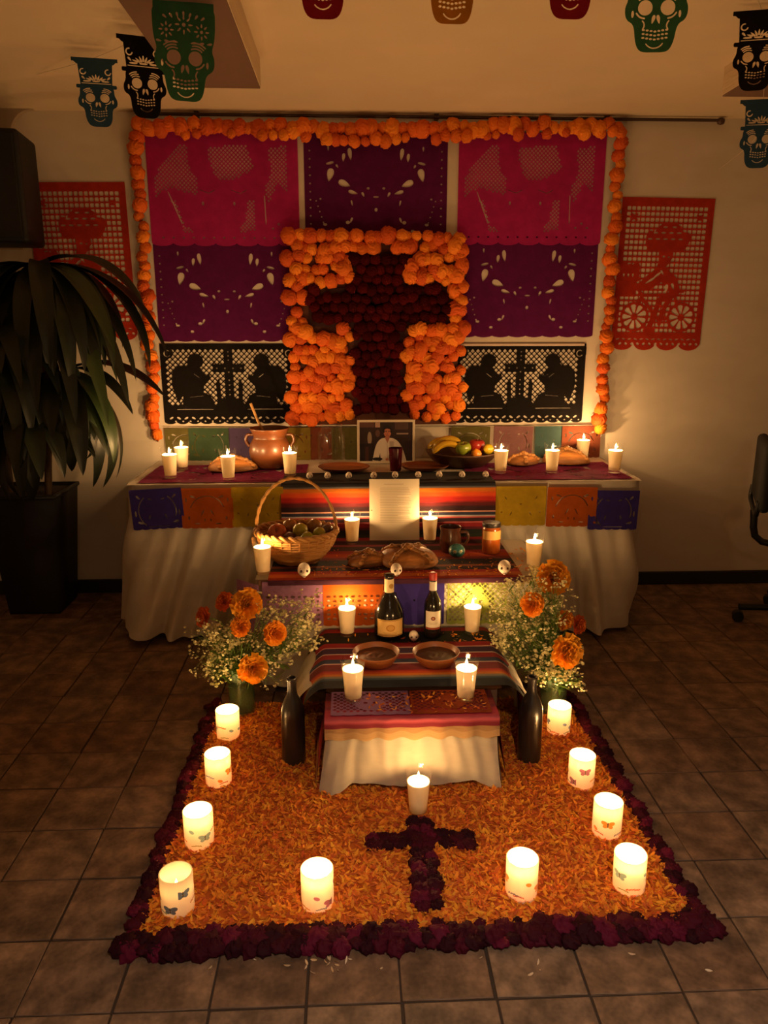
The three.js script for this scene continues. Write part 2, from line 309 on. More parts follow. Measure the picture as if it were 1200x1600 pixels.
// ---------------------------------------------------------------- cut paper: drawn in millimetres, traced into a mesh with real holes
function cutPaper(w, h, ppm, draw, bend = () => 0) {
  const W = Math.round(w * ppm) + 4, H = Math.round(h * ppm) + 4, c = document.createElement('canvas'); c.width = W; c.height = H;
  const x = c.getContext('2d'); x.translate(2, 2); x.scale(ppm / 1000, ppm / 1000); x.fillStyle = '#fff'; x.strokeStyle = '#fff'; x.lineCap = 'round'; x.lineJoin = 'round';
  const mode = (m) => { x.globalCompositeOperation = m; };
  draw(x, w * 1000, h * 1000, () => mode('destination-out'), () => mode('source-over'));
  const a = x.getImageData(0, 0, W, H).data, f = (i, j) => a[(j * W + i) * 4 + 3] / 255 - 0.5;
  const P = [], N = [], U = [];
  const put = (i, j) => {
    const px = (i - 1.5) / ppm - w / 2, py = -(j - 1.5) / ppm, e = 0.004, z = bend(px, py);
    const n = V(-(bend(px + e, py) - z) / e, -(bend(px, py + e) - z) / e, 1).normalize();
    P.push(px, py, z); N.push(n.x, n.y, n.z); U.push(px + w / 2, py + h);
  };
  const fan = (poly) => { for (let k = 1; k < poly.length - 1; k++) { put(...poly[0]); put(...poly[k + 1]); put(...poly[k]); } };
  for (let j = 0; j < H - 1; j++) for (let i = 0; i < W - 1; i++) {
    const q = [[i, j, f(i, j)], [i + 1, j, f(i + 1, j)], [i + 1, j + 1, f(i + 1, j + 1)], [i, j + 1, f(i, j + 1)]];
    const n = q.filter((p) => p[2] > 0).length;
    if (!n) continue;
    if (n === 4) {
      let e = i + 1; while (e < W - 1 && e - i < 10 && f(e + 1, j) > 0 && f(e + 1, j + 1) > 0) e++;
      fan([[i, j], [e, j], [e, j + 1], [i, j + 1]]); i = e - 1; continue;
    }
    const poly = [];
    for (let k = 0; k < 4; k++) {
      const p = q[k], r = q[(k + 1) % 4];
      if (p[2] > 0) poly.push([p[0], p[1]]);
      if ((p[2] > 0) !== (r[2] > 0)) { const t = p[2] / (p[2] - r[2]); poly.push([p[0] + (r[0] - p[0]) * t, p[1] + (r[1] - p[1]) * t]); }
    }
    if (poly.length > 2) fan(poly);
  }
  const g = new THREE.BufferGeometry();
  g.setAttribute('position', new THREE.Float32BufferAttribute(P, 3)); g.setAttribute('normal', new THREE.Float32BufferAttribute(N, 3)); g.setAttribute('uv', new THREE.Float32BufferAttribute(U, 2));
  return g;
}
const paperTex = noiseTex(128, (x, y) => { const t = 0.9 + 0.12 * fbm(x * 7, y * 7, 3.9) + 0.05 * fbm(x * 30, y * 30, 1.1, 2); return [t, t, t]; });
paperTex.repeat.set(3, 3);
const paper = (c, through = 0.3) => phys(c, 0.9, { map: paperTex, transmission: through, thickness: 0, side: THREE.DoubleSide, specularIntensity: 0.25 });
const PINK = paper([0.62, 0.022, 0.22], 0.3), PURPLE = paper([0.14, 0.007, 0.105], 0.2), BLACKP = paper([0.008, 0.006, 0.006], 0.05), REDP = paper([0.66, 0.050, 0.018], 0.3),
  INDIGO = paper([0.055, 0.035, 0.30], 0.2), ORANGEP = paper([0.62, 0.13, 0.012], 0.3), YELLOWP = paper([0.60, 0.40, 0.02], 0.3), LILAC = paper([0.42, 0.20, 0.38], 0.25), LIMEP = paper([0.42, 0.50, 0.10], 0.3),
  MAGENTA = paper([0.30, 0.012, 0.11], 0.15), GREENP = paper([0.05, 0.19, 0.085], 0.25), TEALP = paper([0.06, 0.22, 0.24], 0.25), BLUEP = paper([0.035, 0.095, 0.17], 0.2), CRIMSON = paper([0.34, 0.012, 0.02], 0.2), TANP = paper([0.60, 0.24, 0.02], 0.25),
  BRICKP = paper([0.42, 0.07, 0.015], 0.25), OLIVEP = paper([0.26, 0.24, 0.04], 0.25), PINKPALE = paper([0.60, 0.26, 0.30], 0.3), VIOLETP = paper([0.16, 0.10, 0.36], 0.25);
// drawing bits
const ell = (c, x, y, rx, ry, rot = 0) => { c.beginPath(); c.ellipse(x, y, rx, ry, rot, 0, 7); c.fill(); };
const rect = (c, x, y, w, h) => c.fillRect(x, y, w, h);
const poly = (c, pts) => { c.beginPath(); pts.forEach(([x, y], i) => (i ? c.lineTo(x, y) : c.moveTo(x, y))); c.closePath(); c.fill(); };
const soft = (c, pts) => { const n = pts.length, m = (i) => [(pts[i % n][0] + pts[(i + 1) % n][0]) / 2, (pts[i % n][1] + pts[(i + 1) % n][1]) / 2]; c.beginPath(); c.moveTo(...m(n - 1)); for (let i = 0; i < n; i++) c.quadraticCurveTo(...pts[i], ...m(i)); c.closePath(); c.fill(); };
const line = (c, w, pts) => { c.lineWidth = w; c.beginPath(); pts.forEach(([x, y], i) => (i ? c.lineTo(x, y) : c.moveTo(x, y))); c.stroke(); };
const arc = (c, w, x, y, r, a, b) => { c.lineWidth = w; c.beginPath(); c.arc(x, y, r, a, b); c.stroke(); };
const drop = (c, x, y, l, w, rot) => { c.save(); c.translate(x, y); c.rotate(rot); c.beginPath(); c.moveTo(0, l / 2); c.bezierCurveTo(w, -l * 0.1, w * 0.7, -l / 2, 0, -l / 2); c.bezierCurveTo(-w * 0.7, -l / 2, -w, -l * 0.1, 0, l / 2); c.fill(); c.restore(); };
function sheetWithScallops(c, w, h, n, d) { rect(c, 0, 0, w, h - d); for (let k = 0; k < n; k++) ell(c, w * (k + 0.5) / n, h - d, w / n / 2, d); }
function lattice(c, pts, pitch, hole) {                       // small diamond holes inside a polygon
  const inside = (x, y) => { let r = false; for (let i = 0, j = pts.length - 1; i < pts.length; j = i++) { const [a, b] = pts[i], [d, e] = pts[j]; if ((b > y) !== (e > y) && x < (d - a) * (y - b) / (e - b) + a) r = !r; } return r; };
  const xs = pts.map((p) => p[0]), ys = pts.map((p) => p[1]);
  let row = 0;
  for (let y = Math.min(...ys); y < Math.max(...ys); y += pitch / 2, row++) for (let x = Math.min(...xs) + (row % 2) * pitch / 2; x < Math.max(...xs); x += pitch) if (inside(x, y)) poly(c, [[x - hole, y], [x, y - hole], [x + hole, y], [x, y + hole]]);
}
// designs
function drawMounted(c, w, h, cut, add) {                     // figures between lattice-work, pink panels
  sheetWithScallops(c, w, h, 7, 16); cut();
  const S = (l) => l.map(([x, y]) => [x * w, y * h]);
  lattice(c, S([[0.05, 0.38], [0.12, 0.24], [0.2, 0.12], [0.27, 0.1], [0.27, 0.28], [0.33, 0.4], [0.32, 0.55], [0.24, 0.52], [0.14, 0.48], [0.05, 0.56]]), 19, 6.2);
  lattice(c, S([[0.40, 0.13], [0.66, 0.1], [0.71, 0.3], [0.60, 0.4], [0.46, 0.42], [0.42, 0.3]]), 19, 6.4);
  lattice(c, S([[0.80, 0.14], [0.93, 0.1], [0.93, 0.55], [0.86, 0.45], [0.80, 0.62], [0.77, 0.5], [0.82, 0.35]]), 19, 6.2);
  lattice(c, S([[0.66, 0.58], [0.70, 0.60], [0.70, 0.86], [0.58, 0.88], [0.63, 0.78]]), 18, 6);
  lattice(c, S([[0.15, 0.6], [0.18, 0.6], [0.23, 0.82], [0.30, 0.88], [0.22, 0.88], [0.20, 0.75]]), 16, 5.5);
  line(c, 5, S([[0.77, 0.55], [0.775, 0.8]])); line(c, 5, S([[0.13, 0.52], [0.21, 0.8]]));
  for (let k = 0; k < 13; k++) ell(c, w * (0.08 + 0.068 * k), h * 0.925, 6, 4);
  for (const [x, y] of [[0.86, 0.8], [0.9, 0.84], [0.82, 0.84]]) ell(c, x * w, y * h, 7, 5);
  // folk figures: hat and skirt slits
  for (const x of [0.34, 0.55]) { line(c, 4, S([[x, 0.5], [x + 0.06, 0.53], [x + 0.1, 0.5]])); ell(c, x * w + 12, h * 0.62, 5, 9); }
}
function drawBouquet(c, w, h, cut) {                          // symmetrical flower design, purple panels
  sheetWithScallops(c, w, h, 8, 10); cut();
  for (const s of [-1, 1]) {
    const X = (u) => w / 2 + s * u * w;
    drop(c, X(0.32), h * 0.38, 60, 25, s * -0.25); drop(c, X(0.22), h * 0.46, 60, 23, s * 1.2); drop(c, X(0.16), h * 0.54, 48, 13, s * 1.3);
    drop(c, X(0.18), h * 0.19, 56, 15, s * 0.15); drop(c, X(0.225), h * 0.22, 40, 12, 0.1); drop(c, X(0.33), h * 0.14, 24, 7, 0); drop(c, X(0.27), h * 0.3, 20, 8, s * 0.6);
    drop(c, X(0.09), h * 0.56, 26, 9, s * 0.5); ell(c, X(0.055), h * 0.50, 7, 6); ell(c, X(0.32), h * 0.27, 20, 6, s * 0.2);
    drop(c, X(0.17), h * 0.64, 30, 6, s * 0.2); ell(c, X(0.2), h * 0.82, 10, 8); ell(c, X(0.26), h * 0.9, 9, 7); drop(c, X(0.175), h * 0.80, 28, 8, s * -0.4); ell(c, X(0.36), h * 0.84, 10, 6); ell(c, X(0.39), h * 0.6, 6, 5);
    for (let k = 0; k < 10; k++) ell(c, X(0.46), h * (0.16 + 0.075 * k), 5, 4.5);
    for (let k = 0; k < 5; k++) ell(c, X(0.42 - 0.012 * k), h * (0.62 + 0.05 * k), 4, 4);
  }
  ell(c, w / 2, h * 0.7, 7, 9); ell(c, w * 0.5, h * 0.58, 14, 4);
}
function drawAngels(c, w, h, cut, add) {                      // two kneeling winged figures facing a cross, black panels
  sheetWithScallops(c, w, h, 11, 14); cut();
  lattice(c, [[0.05, 0.09], [0.95, 0.09], [0.95, 0.76], [0.05, 0.76]].map(([x, y]) => [x * w, y * h]), 27, 10.5);
  add();
  rect(c, w * 0.47, h * 0.05, w * 0.065, h * 0.76); rect(c, w * 0.385, h * 0.255, w * 0.235, h * 0.095);
  poly(c, [[0.36, 0.84], [0.43, 0.68], [0.58, 0.68], [0.65, 0.84]].map(([x, y]) => [x * w, y * h]));
  for (const s of [-1, 1]) {
    const X = (u) => w * 0.503 + s * u * w, S = (l) => l.map(([u, y]) => [X(u), y * h]);
    ell(c, X(0.245), h * 0.215, w * 0.058, h * 0.09); rect(c, Math.min(X(0.5), X(0.41)), h * 0.04, w * 0.09, h * 0.1);
    poly(c, S([[0.30, 0.24], [0.21, 0.30], [0.175, 0.40], [0.145, 0.38], [0.14, 0.43], [0.19, 0.52], [0.20, 0.60], [0.15, 0.64], [0.12, 0.72], [0.12, 0.84], [0.36, 0.84], [0.345, 0.55], [0.36, 0.4]]));
    poly(c, S([[0.30, 0.28], [0.37, 0.27], [0.42, 0.36], [0.43, 0.5], [0.41, 0.62], [0.385, 0.74], [0.35, 0.62], [0.33, 0.5]]));
    ell(c, X(0.45), h * 0.12, w * 0.042, h * 0.062);
    poly(c, S([[0.09, 0.84], [0.1, 0.5], [0.078, 0.42], [0.07, 0.5], [0.06, 0.84]]));
  }
  cut();
  for (let k = 0; k < 4; k++) { ell(c, w * 0.503, h * (0.10 + 0.05 * k + (k > 2 ? 0.1 : 0)), 4, 4); ell(c, w * (0.415 + k * 0.06), h * 0.302, 4, 4); ell(c, w * 0.503, h * (0.45 + 0.06 * k), 4, 4); }
  for (const s of [-1, 1]) {
    const X = (u) => w * 0.503 + s * u * w;
    arc(c, 5, X(0.45), h * 0.12, 15, 0.6, 5.4); line(c, 3.5, [[X(0.30), h * 0.66], [X(0.2), h * 0.645]]); line(c, 4, [[X(0.13), h * 0.815], [X(0.40), h * 0.815]]); line(c, 3.5, [[X(0.26), h * 0.37], [X(0.22), h * 0.42]]);
  }
  for (let k = 0; k < 17; k++) { ell(c, w * (0.055 + 0.0556 * k), h * 0.925, 11, 5, (k % 2 ? 0.5 : -0.5)); ell(c, w * (0.085 + 0.0556 * k), h * 0.965, 5, 4); }
}
function drawCyclist(c, w, h, cut, add) {                     // skeleton-thin rider in a wide straw hat on a bicycle with a flower basket
  sheetWithScallops(c, w, h, 4, 40); cut();
  const S = (l) => l.map(([x, y]) => [x * w, y * h]);
  for (let i = 0; i < 17; i++) for (let j = 0; j < 23; j++) { c.beginPath(); c.roundRect(w * (0.060 + 0.0518 * i), h * (0.056 + 0.0362 * j), w * 0.041, h * 0.0255, 4); c.fill(); }
  add();
  for (const x of [0.145, 0.855]) for (const s of [0, 1]) { c.save(); c.translate(x * w, h * 0.125); c.rotate(Math.PI / 4 + s * Math.PI / 2); rect(c, -22, -4, 44, 8); c.restore(); ell(c, x * w, h * 0.125, 11, 11); }
  poly(c, S([[0.29, 0.25], [0.31, 0.21], [0.38, 0.215], [0.45, 0.165], [0.58, 0.155], [0.66, 0.18], [0.69, 0.215], [0.75, 0.22], [0.78, 0.25], [0.75, 0.30], [0.70, 0.34], [0.33, 0.34], [0.29, 0.30]]));
  poly(c, S([[0.44, 0.33], [0.6, 0.33], [0.60, 0.38], [0.55, 0.43], [0.5, 0.46], [0.43, 0.46], [0.45, 0.4]]));
  poly(c, S([[0.47, 0.43], [0.56, 0.46], [0.66, 0.51], [0.72, 0.6], [0.70, 0.63], [0.62, 0.62], [0.50, 0.54], [0.40, 0.585], [0.28, 0.60], [0.22, 0.59], [0.24, 0.56], [0.34, 0.50], [0.42, 0.46]]));
  rect(c, w * 0.04, h * 0.535, w * 0.19, h * 0.105); for (let k = 0; k < 3; k++) ell(c, w * (0.08 + k * 0.065), h * (0.44 + 0.01 * (k % 2)), 18, 18); rect(c, w * 0.05, h * 0.45, w * 0.2, h * 0.09);
  for (const x of [0.235, 0.755]) ell(c, x * w, h * 0.775, w * 0.158, w * 0.158);
  for (const l of [[[0.235, 0.775], [0.30, 0.63], [0.24, 0.58]], [[0.30, 0.63], [0.68, 0.625]], [[0.32, 0.66], [0.50, 0.79]], [[0.50, 0.79], [0.66, 0.61]], [[0.50, 0.79], [0.755, 0.775]], [[0.66, 0.63], [0.755, 0.775]], [[0.62, 0.60], [0.75, 0.60]]]) line(c, 15, S(l));
  line(c, 26, S([[0.64, 0.61], [0.50, 0.66], [0.44, 0.79], [0.40, 0.86]])); line(c, 18, S([[0.62, 0.63], [0.56, 0.7], [0.52, 0.82]])); line(c, 16, S([[0.36, 0.865], [0.46, 0.865]])); line(c, 14, S([[0.33, 0.84], [0.30, 0.78]]));
  rect(c, 0, h * 0.885, w, h * 0.04);
  cut();
  for (const x of [0.235, 0.755]) for (let k = 0; k < 9; k++) { const a = k / 9 * 6.2832, p = (r, t) => [x * w + Math.cos(t) * r, h * 0.775 + Math.sin(t) * r]; poly(c, [p(17, a + 0.12), p(55, a + 0.1), p(61, a + 0.22), p(61, a + 0.47), p(55, a + 0.6), p(17, a + 0.56)]); }
  for (const [x, y, n, l] of [[0.49, 0.185, 2, 0.1], [0.39, 0.222, 4, 0.085], [0.335, 0.262, 5, 0.083]]) for (let k = 0; k < n; k++) ell(c, w * (x + l * k), h * y, 12, 4.2);
  ell(c, w * 0.5, h * 0.375, 7, 5); ell(c, w * 0.555, h * 0.378, 6, 4); 
  for (const [x, y, l, ww, r] of [[0.44, 0.5, 50, 9, 0.9], [0.37, 0.535, 60, 9, 1.0], [0.56, 0.585, 44, 13, 0.1], [0.63, 0.57, 34, 12, -0.4], [0.5, 0.48, 30, 8, -0.6], [0.08, 0.5, 18, 7, 0], [0.13, 0.5, 18, 7, 0], [0.18, 0.5, 18, 7, 0]]) drop(c, x * w, y * h, l, ww, r);
  for (let k = 0; k < 14; k++) { ell(c, w * (0.07 + 0.066 * k), h * 0.925, 10, 3.5, k % 2 ? 0.3 : -0.3); ell(c, w * (0.1 + 0.066 * k), h * 0.957, 8, 6, k % 2 ? 0.7 : -0.7); }
}
function drawSmall(kind) {                                    // little banner panels
  return (c, w, h, cut, add) => {
    sheetWithScallops(c, w, h, 6, 5); cut();
    if (kind === 0) { for (const s of [-1, 1]) { const X = (u) => w / 2 + s * u * w; arc(c, 5, w / 2, h * 0.55, w * 0.36, s > 0 ? -0.9 : 2.3, s > 0 ? 0.3 : 4.0); drop(c, X(0.34), h * 0.2, 24, 7, s * 0.8); drop(c, X(0.12), h * 0.25, 20, 6, s * 1.3); drop(c, X(0.16), h * 0.7, 26, 6, s * -0.3); drop(c, X(0.33), h * 0.83, 30, 8, s * 1.3); ell(c, X(0.42), h * 0.6, 4, 14); } rect(c, w * 0.3, h * 0.92, w * 0.4, 3); }
    if (kind === 1) { arc(c, 5, w / 2, h * 0.62, w * 0.34, 3.5, 5.9); for (const s of [-1, 1]) { const X = (u) => w / 2 + s * u * w; drop(c, X(0.26), h * 0.22, 30, 7, s * 1.2); drop(c, X(0.40), h * 0.3, 22, 6, 0); drop(c, X(0.1), h * 0.62, 34, 5, s * -0.5); ell(c, X(0.36), h * 0.74, 4, 8); ell(c, X(0.2), h * 0.88, 12, 3); drop(c, X(0.06), h * 0.8, 14, 5, 0); } }
    if (kind === 2) { for (const s of [-1, 1]) { const X = (u) => w / 2 + s * u * w; drop(c, X(0.3), h * 0.3, 20, 3, s * 0.5); drop(c, X(0.2), h * 0.7, 24, 3, s * -0.5); ell(c, X(0.38), h * 0.65, 3, 4); } ell(c, w / 2, h * 0.45, 4, 4); }
    if (kind === 3) { for (let i = 0; i < 9; i++) for (let j = 0; j < 6; j++) { const x = w * (0.09 + 0.102 * i), y = h * (0.34 + 0.1 * j); if (Math.hypot(x - w / 2, (y - h * 0.95) * 1.1) > w * 0.17 && (j !== 3 || i % 8 === 0)) ell(c, x, y, 8 - (i + j) % 2 * 2.5, 5.2); } }
    if (kind === 4) { lattice(c, [[w * 0.05, h * 0.1], [w * 0.95, h * 0.1], [w * 0.95, h * 0.9], [w * 0.05, h * 0.9]], 20, 7.5); add(); ell(c, w * 0.5, h * 0.55, w * 0.2, h * 0.25); ell(c, w * 0.5, h * 0.25, w * 0.1, h * 0.1); cut(); ell(c, w * 0.44, h * 0.5, 7, 6); ell(c, w * 0.56, h * 0.5, 7, 6); }
  };
}
function skullFace(c, cx, cy, r, cut, add) {                   // eyes, nose, cheeks, teeth
  cut();
  for (const s of [-1, 1]) {
    ell(c, cx + s * r * 0.42, cy, r * 0.27, r * 0.27);
    for (let k = 0; k < 3; k++) arc(c, r * 0.055, cx + s * r * 0.42, cy, r * (0.36 + 0.1 * k), s > 0 ? -2.0 + 0.2 * k : -2.3, s > 0 ? -0.8 : -1.15 - 0.2 * k);
    arc(c, r * 0.06, cx + s * r * 0.42, cy, r * 0.37, s > 0 ? 0.5 : 1.6, s > 0 ? 1.5 : 2.6);
    drop(c, cx + s * r * 0.1, cy + r * 0.42, r * 0.34, r * 0.1, s * -0.25);
    arc(c, r * 0.05, cx + s * r * 0.62, cy + r * 0.62, r * 0.2, s > 0 ? 2.4 : -0.9, s > 0 ? 4.0 : 0.7);
    ell(c, cx + s * r * 0.88, cy + r * 0.22, r * 0.05, r * 0.13);
  }
  for (let j = 0; j < 3; j++) for (let k = -3; k <= 3; k++) ell(c, cx + k * r * 0.145, cy + r * (0.84 + 0.14 * j) - Math.abs(k) * r * 0.02, r * 0.058, r * 0.036);
  arc(c, r * 0.045, cx, cy + r * 1.05, r * 0.38, 0.6, 2.5);
}
function drawHatSkull(c, w, h, cut, add) {                    // skull in a tall hat with a flower band
  const cx = w / 2;
  rect(c, 0, 0, w, h * 0.055); poly(c, [[w * 0.02, h * 0.04], [w * 0.98, h * 0.04], [w * 0.9, h * 0.09], [w * 0.1, h * 0.09]]);
  poly(c, [[w * 0.12, h * 0.05], [w * 0.88, h * 0.05], [w * 0.84, h * 0.42], [w * 0.16, h * 0.42]]);
  c.beginPath(); c.roundRect(w * 0.06, h * 0.385, w * 0.88, h * 0.055, 5); c.fill();
  rect(c, w * 0.16, h * 0.42, w * 0.68, h * 0.06);
  soft(c, [[0.13, 0.40], [0.5, 0.40], [0.87, 0.40], [0.87, 0.54], [0.93, 0.60], [0.92, 0.70], [0.80, 0.73], [0.79, 0.90], [0.70, 1.0], [0.5, 1.0], [0.30, 1.0], [0.21, 0.90], [0.20, 0.73], [0.08, 0.70], [0.07, 0.60], [0.13, 0.54]].map(([x, y]) => [x * w, y * h]));
  cut();
  for (let k = -3; k <= 3; k++) drop(c, cx + k * w * 0.055, h * 0.27 + Math.abs(k) * h * 0.012, h * 0.085, w * 0.03, k * 0.42 + Math.PI);
  for (const s of [-1, 1]) { arc(c, 4, cx + s * w * 0.27, h * 0.2, w * 0.06, 0.3, 4.8); drop(c, cx + s * w * 0.27, h * 0.29, 16, 5, s * 0.8); }
  for (let k = 0; k < 3; k++) { ell(c, cx + (k - 1) * w * 0.2, h * 0.335, w * 0.085, 3); } rect(c, w * 0.18, h * 0.362, w * 0.64, 2.5);
  skullFace(c, cx, h * 0.575, w * 0.37, cut, add);
}
function drawFlowerSkull(c, w, h, cut, add) {                 // skull with a crown of flowers
  const cx = w / 2;
  rect(c, w * 0.02, 0, w * 0.96, h * 0.07);
  rect(c, w * 0.02, h * 0.04, w * 0.96, h * 0.12);
  soft(c, [[0.0, 0.04], [0.5, 0.04], [1.0, 0.04], [1.0, 0.2], [0.99, 0.36], [0.93, 0.48], [0.99, 0.56], [0.96, 0.68], [0.83, 0.72], [0.80, 0.9], [0.72, 1.0], [0.5, 1.0], [0.28, 1.0], [0.20, 0.9], [0.17, 0.72], [0.04, 0.68], [0.01, 0.56], [0.07, 0.48], [0.01, 0.36], [0.0, 0.2]].map(([x, y]) => [x * w, y * h]));
  cut();
  for (const [x, y, r] of [[0.5, 0.23, 0.13], [0.22, 0.29, 0.11], [0.78, 0.29, 0.11]]) { for (let k = 0; k < 8; k++) { const a = k / 8 * 6.283; drop(c, (x + Math.cos(a) * r * 0.85) * w, y * h + Math.sin(a) * r * 0.85 * w, w * r * 0.62, w * 0.022, a + Math.PI / 2 + Math.PI); } ell(c, x * w, y * h, w * r * 0.22, w * r * 0.22); }
  for (let k = 0; k < 7; k++) drop(c, w * (0.2 + 0.1 * k), h * (0.125 + 0.012 * Math.abs(k - 3)), 15, 5, (k - 3) * 0.3);
  for (const s of [-1, 1]) for (let k = 0; k < 3; k++) drop(c, cx + s * w * (0.14 + 0.13 * k), h * 0.405, 17, 5, s * 1.4);
  skullFace(c, cx, h * 0.56, w * 0.41, cut, add);
}
// ---- panels on the wall
const WZ = 0.0022;
function panel(geo, mat, x, yTop, z, label, tilt = 0, group) { const m = solo('papel_picado', geo, mat, label, 'paper banner', group); m.position.set(x, yTop, z); m.rotation.z = tilt; return m; }
const wave = (a, k, s) => (x, y) => a * (0.5 + 0.5 * noise.noise(x * k, y * k * 0.7, s));
const gPink = cutPaper(0.70, 0.50, 330, drawMounted, wave(0.003, 5, 1)), gPurple = cutPaper(0.675, 0.475, 330, drawBouquet, wave(0.003, 5, 4)), gAngels = cutPaper(0.66, 0.395, 380, drawAngels, wave(0.003, 5, 7)), gCyclist = cutPaper(0.455, 0.72, 420, drawCyclist, wave(0.0035, 4, 9));
panel(gPink, PINK, -0.735, 2.235, WZ + 0.0035, 'pink cut-paper panel at the upper left of the altar wall, inside the garland');
panel(gPink, PINK, 0.72, 2.245, WZ + 0.0035, 'pink cut-paper panel at the upper right, a pale wall strip on its left');
panel(gPurple, PURPLE, -0.02, 2.235, WZ, 'deep purple cut-paper panel in the top middle, above the marigold cross');
panel(gPurple, PURPLE, -0.745, 1.765, WZ, 'purple cut-paper panel on the left side, below a pink one and above a black one');
panel(gPurple, PURPLE, 0.725, 1.785, WZ, 'purple cut-paper panel on the right side, below a pink and above a black one');
panel(gAngels, BLACKP, -0.755, 1.280, WZ + 0.001, 'black cut-paper panel of kneeling angels behind the clay pot with a spoon');
panel(gAngels, BLACKP, 0.705, 1.278, WZ + 0.001, 'black cut-paper panel of kneeling angels and a cross, above the bowl of fruit');
part('fold', rbox(0.64, 0.012, 0.004, 0.0015, 0, -0.0045, 0.004), std([0.62, 0.50, 0.44], 0.9), scene.children[scene.children.length - 1]);
panel(gCyclist, REDP, -1.42, 2.015, WZ, 'red cut-paper panel with a cyclist, lower half hidden by dark plant leaves', 0.01);
panel(gCyclist, REDP, 1.395, 1.965, WZ, 'red cut-paper panel with a cyclist in a wide hat, whole on the bare right wall', -0.012);
// ---- string of small papers on the wall just behind the table
{
  const W = 0.185, list = [[-0.985, OLIVEP, 'pale olive'], [-0.865, GREENP, 'green'], [-0.665, VIOLETP, 'violet blue'], [-0.455, YELLOWP, 'yellow'], [-0.33, BRICKP, 'brick red'], [-0.15, OLIVEP, 'dull olive'], [0.46, OLIVEP, 'olive green'], [0.68, PINKPALE, 'pale pink'], [0.89, TEALP, 'teal'], [1.03, BRICKP, 'rust red']];
  const gs = [drawSmall(1), drawSmall(0), drawSmall(2)].map((d, k) => cutPaper(0.2, 0.165, 300, d, wave(0.004, 8, k)));
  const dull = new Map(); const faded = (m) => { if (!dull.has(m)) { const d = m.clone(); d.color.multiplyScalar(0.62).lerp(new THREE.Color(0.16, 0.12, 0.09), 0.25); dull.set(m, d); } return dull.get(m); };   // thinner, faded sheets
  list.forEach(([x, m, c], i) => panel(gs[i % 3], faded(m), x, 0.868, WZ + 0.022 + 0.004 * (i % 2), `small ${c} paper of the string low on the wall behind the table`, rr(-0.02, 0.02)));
  solo('banner_string', tube([V(-1.09, 0.872, WZ + 0.022), V(-0.4, 0.866, WZ + 0.022), V(0.4, 0.866, WZ + 0.022), V(1.13, 0.872, WZ + 0.022)], 0.0015, 20, 5), std([0.5, 0.45, 0.35], 0.9), 'thin white string of small papers low on the wall behind the table', 'string');
}
// ---- papers hanging over the front edge of the table
{
  const gs = [0, 1, 2].map((k) => cutPaper(0.222, 0.178, 420, drawSmall(k), wave(0.005, 7, k + 20)));
  const spots = [[-0.99, 0.693, 0, INDIGO, 'dark blue paper hanging at the left front corner of the table', 0.05], [-0.772, 0.694, 1, ORANGEP, 'orange paper on the left table front between dark blue and yellow ones', 0.0], [-0.556, 0.697, 2, YELLOWP, 'yellow paper hanging on the table front behind the basket handle', 0.0],
    [0.59, 0.690, 2, YELLOWP, 'yellow paper hanging on the table front just right of the striped runner', 0.0], [0.817, 0.683, 1, ORANGEP, 'orange paper on the right table front between yellow and dark blue ones', -0.01], [1.005, 0.667, 0, INDIGO, 'dark blue paper hanging at the right front corner of the table', -0.015]];
  for (const [x, y, k, m, l, r] of spots) panel(gs[k], m, x, y, TZ + 0.036, l, r);
}
// ---- magenta sheets lying on the table top
{
  const g = cutPaper(0.72, 0.42, 250, drawBouquet, (x, y) => 0.003 * (noise.noise(x * 12, y * 12, 3) + 0.6));
  for (const [x, l] of [[-0.72, 'magenta cut-paper sheet lying on the left of the table top'], [0.745, 'magenta cut-paper sheet lying on the right of the table top']]) {
    const m = solo('table_paper', g, MAGENTA, l, 'paper sheet'); m.rotation.x = -Math.PI / 2; m.position.set(x, TH + 0.0042, 0.17);
  }
}
// ---- papers on the front of the tall bench
{
  const gs = [3, 3, 2, 4].map((k, i) => cutPaper(0.225, 0.178, 420, drawSmall(k), wave(0.004, 7, i + 40)));
  const list = [[-0.372, LILAC, 'lilac lattice paper hanging on the tall bench beside the left flowers'], [-0.148, ORANGEP, 'bright orange paper hanging on the tall bench behind a glass candle'], [0.08, INDIGO, 'dark blue paper hanging on the tall bench between the two bottles'], [0.316, LIMEP, 'lime green paper hanging on the tall bench behind the right glass candle']];
  list.forEach(([x, m, l], i) => panel(gs[i], m, x, H2 - 0.012, 1.1875 + 0.001 * i, l));
  const g = cutPaper(0.12, 0.2, 300, (c, w, h) => rect(c, 0, 0, w, h), wave(0.006, 9, 50));
  const m = panel(g, LILAC, -0.535, H2 - 0.01, 1.19, 'plain grey lilac paper at the left end of the tall bench'); m.rotation.y = -0.7;
}
// ---- two papers lying on the small stool
{
  const g = cutPaper(0.24, 0.15, 420, drawSmall(4), (x, y) => 0.001 * (noise.noise(x * 20, y * 20, 3) + 1));
  for (const [x, mt, l] of [[-0.10, LILAC, 'lilac lattice paper lying on the small stool under the left candle'], [0.145, BRICKP, 'rust orange paper lying on the small stool under the right candle']]) { const m = solo('table_paper', g, mt, l, 'paper sheet'); m.rotation.x = -Math.PI / 2; m.position.set(x, HS + 0.003, 1.667); }
}
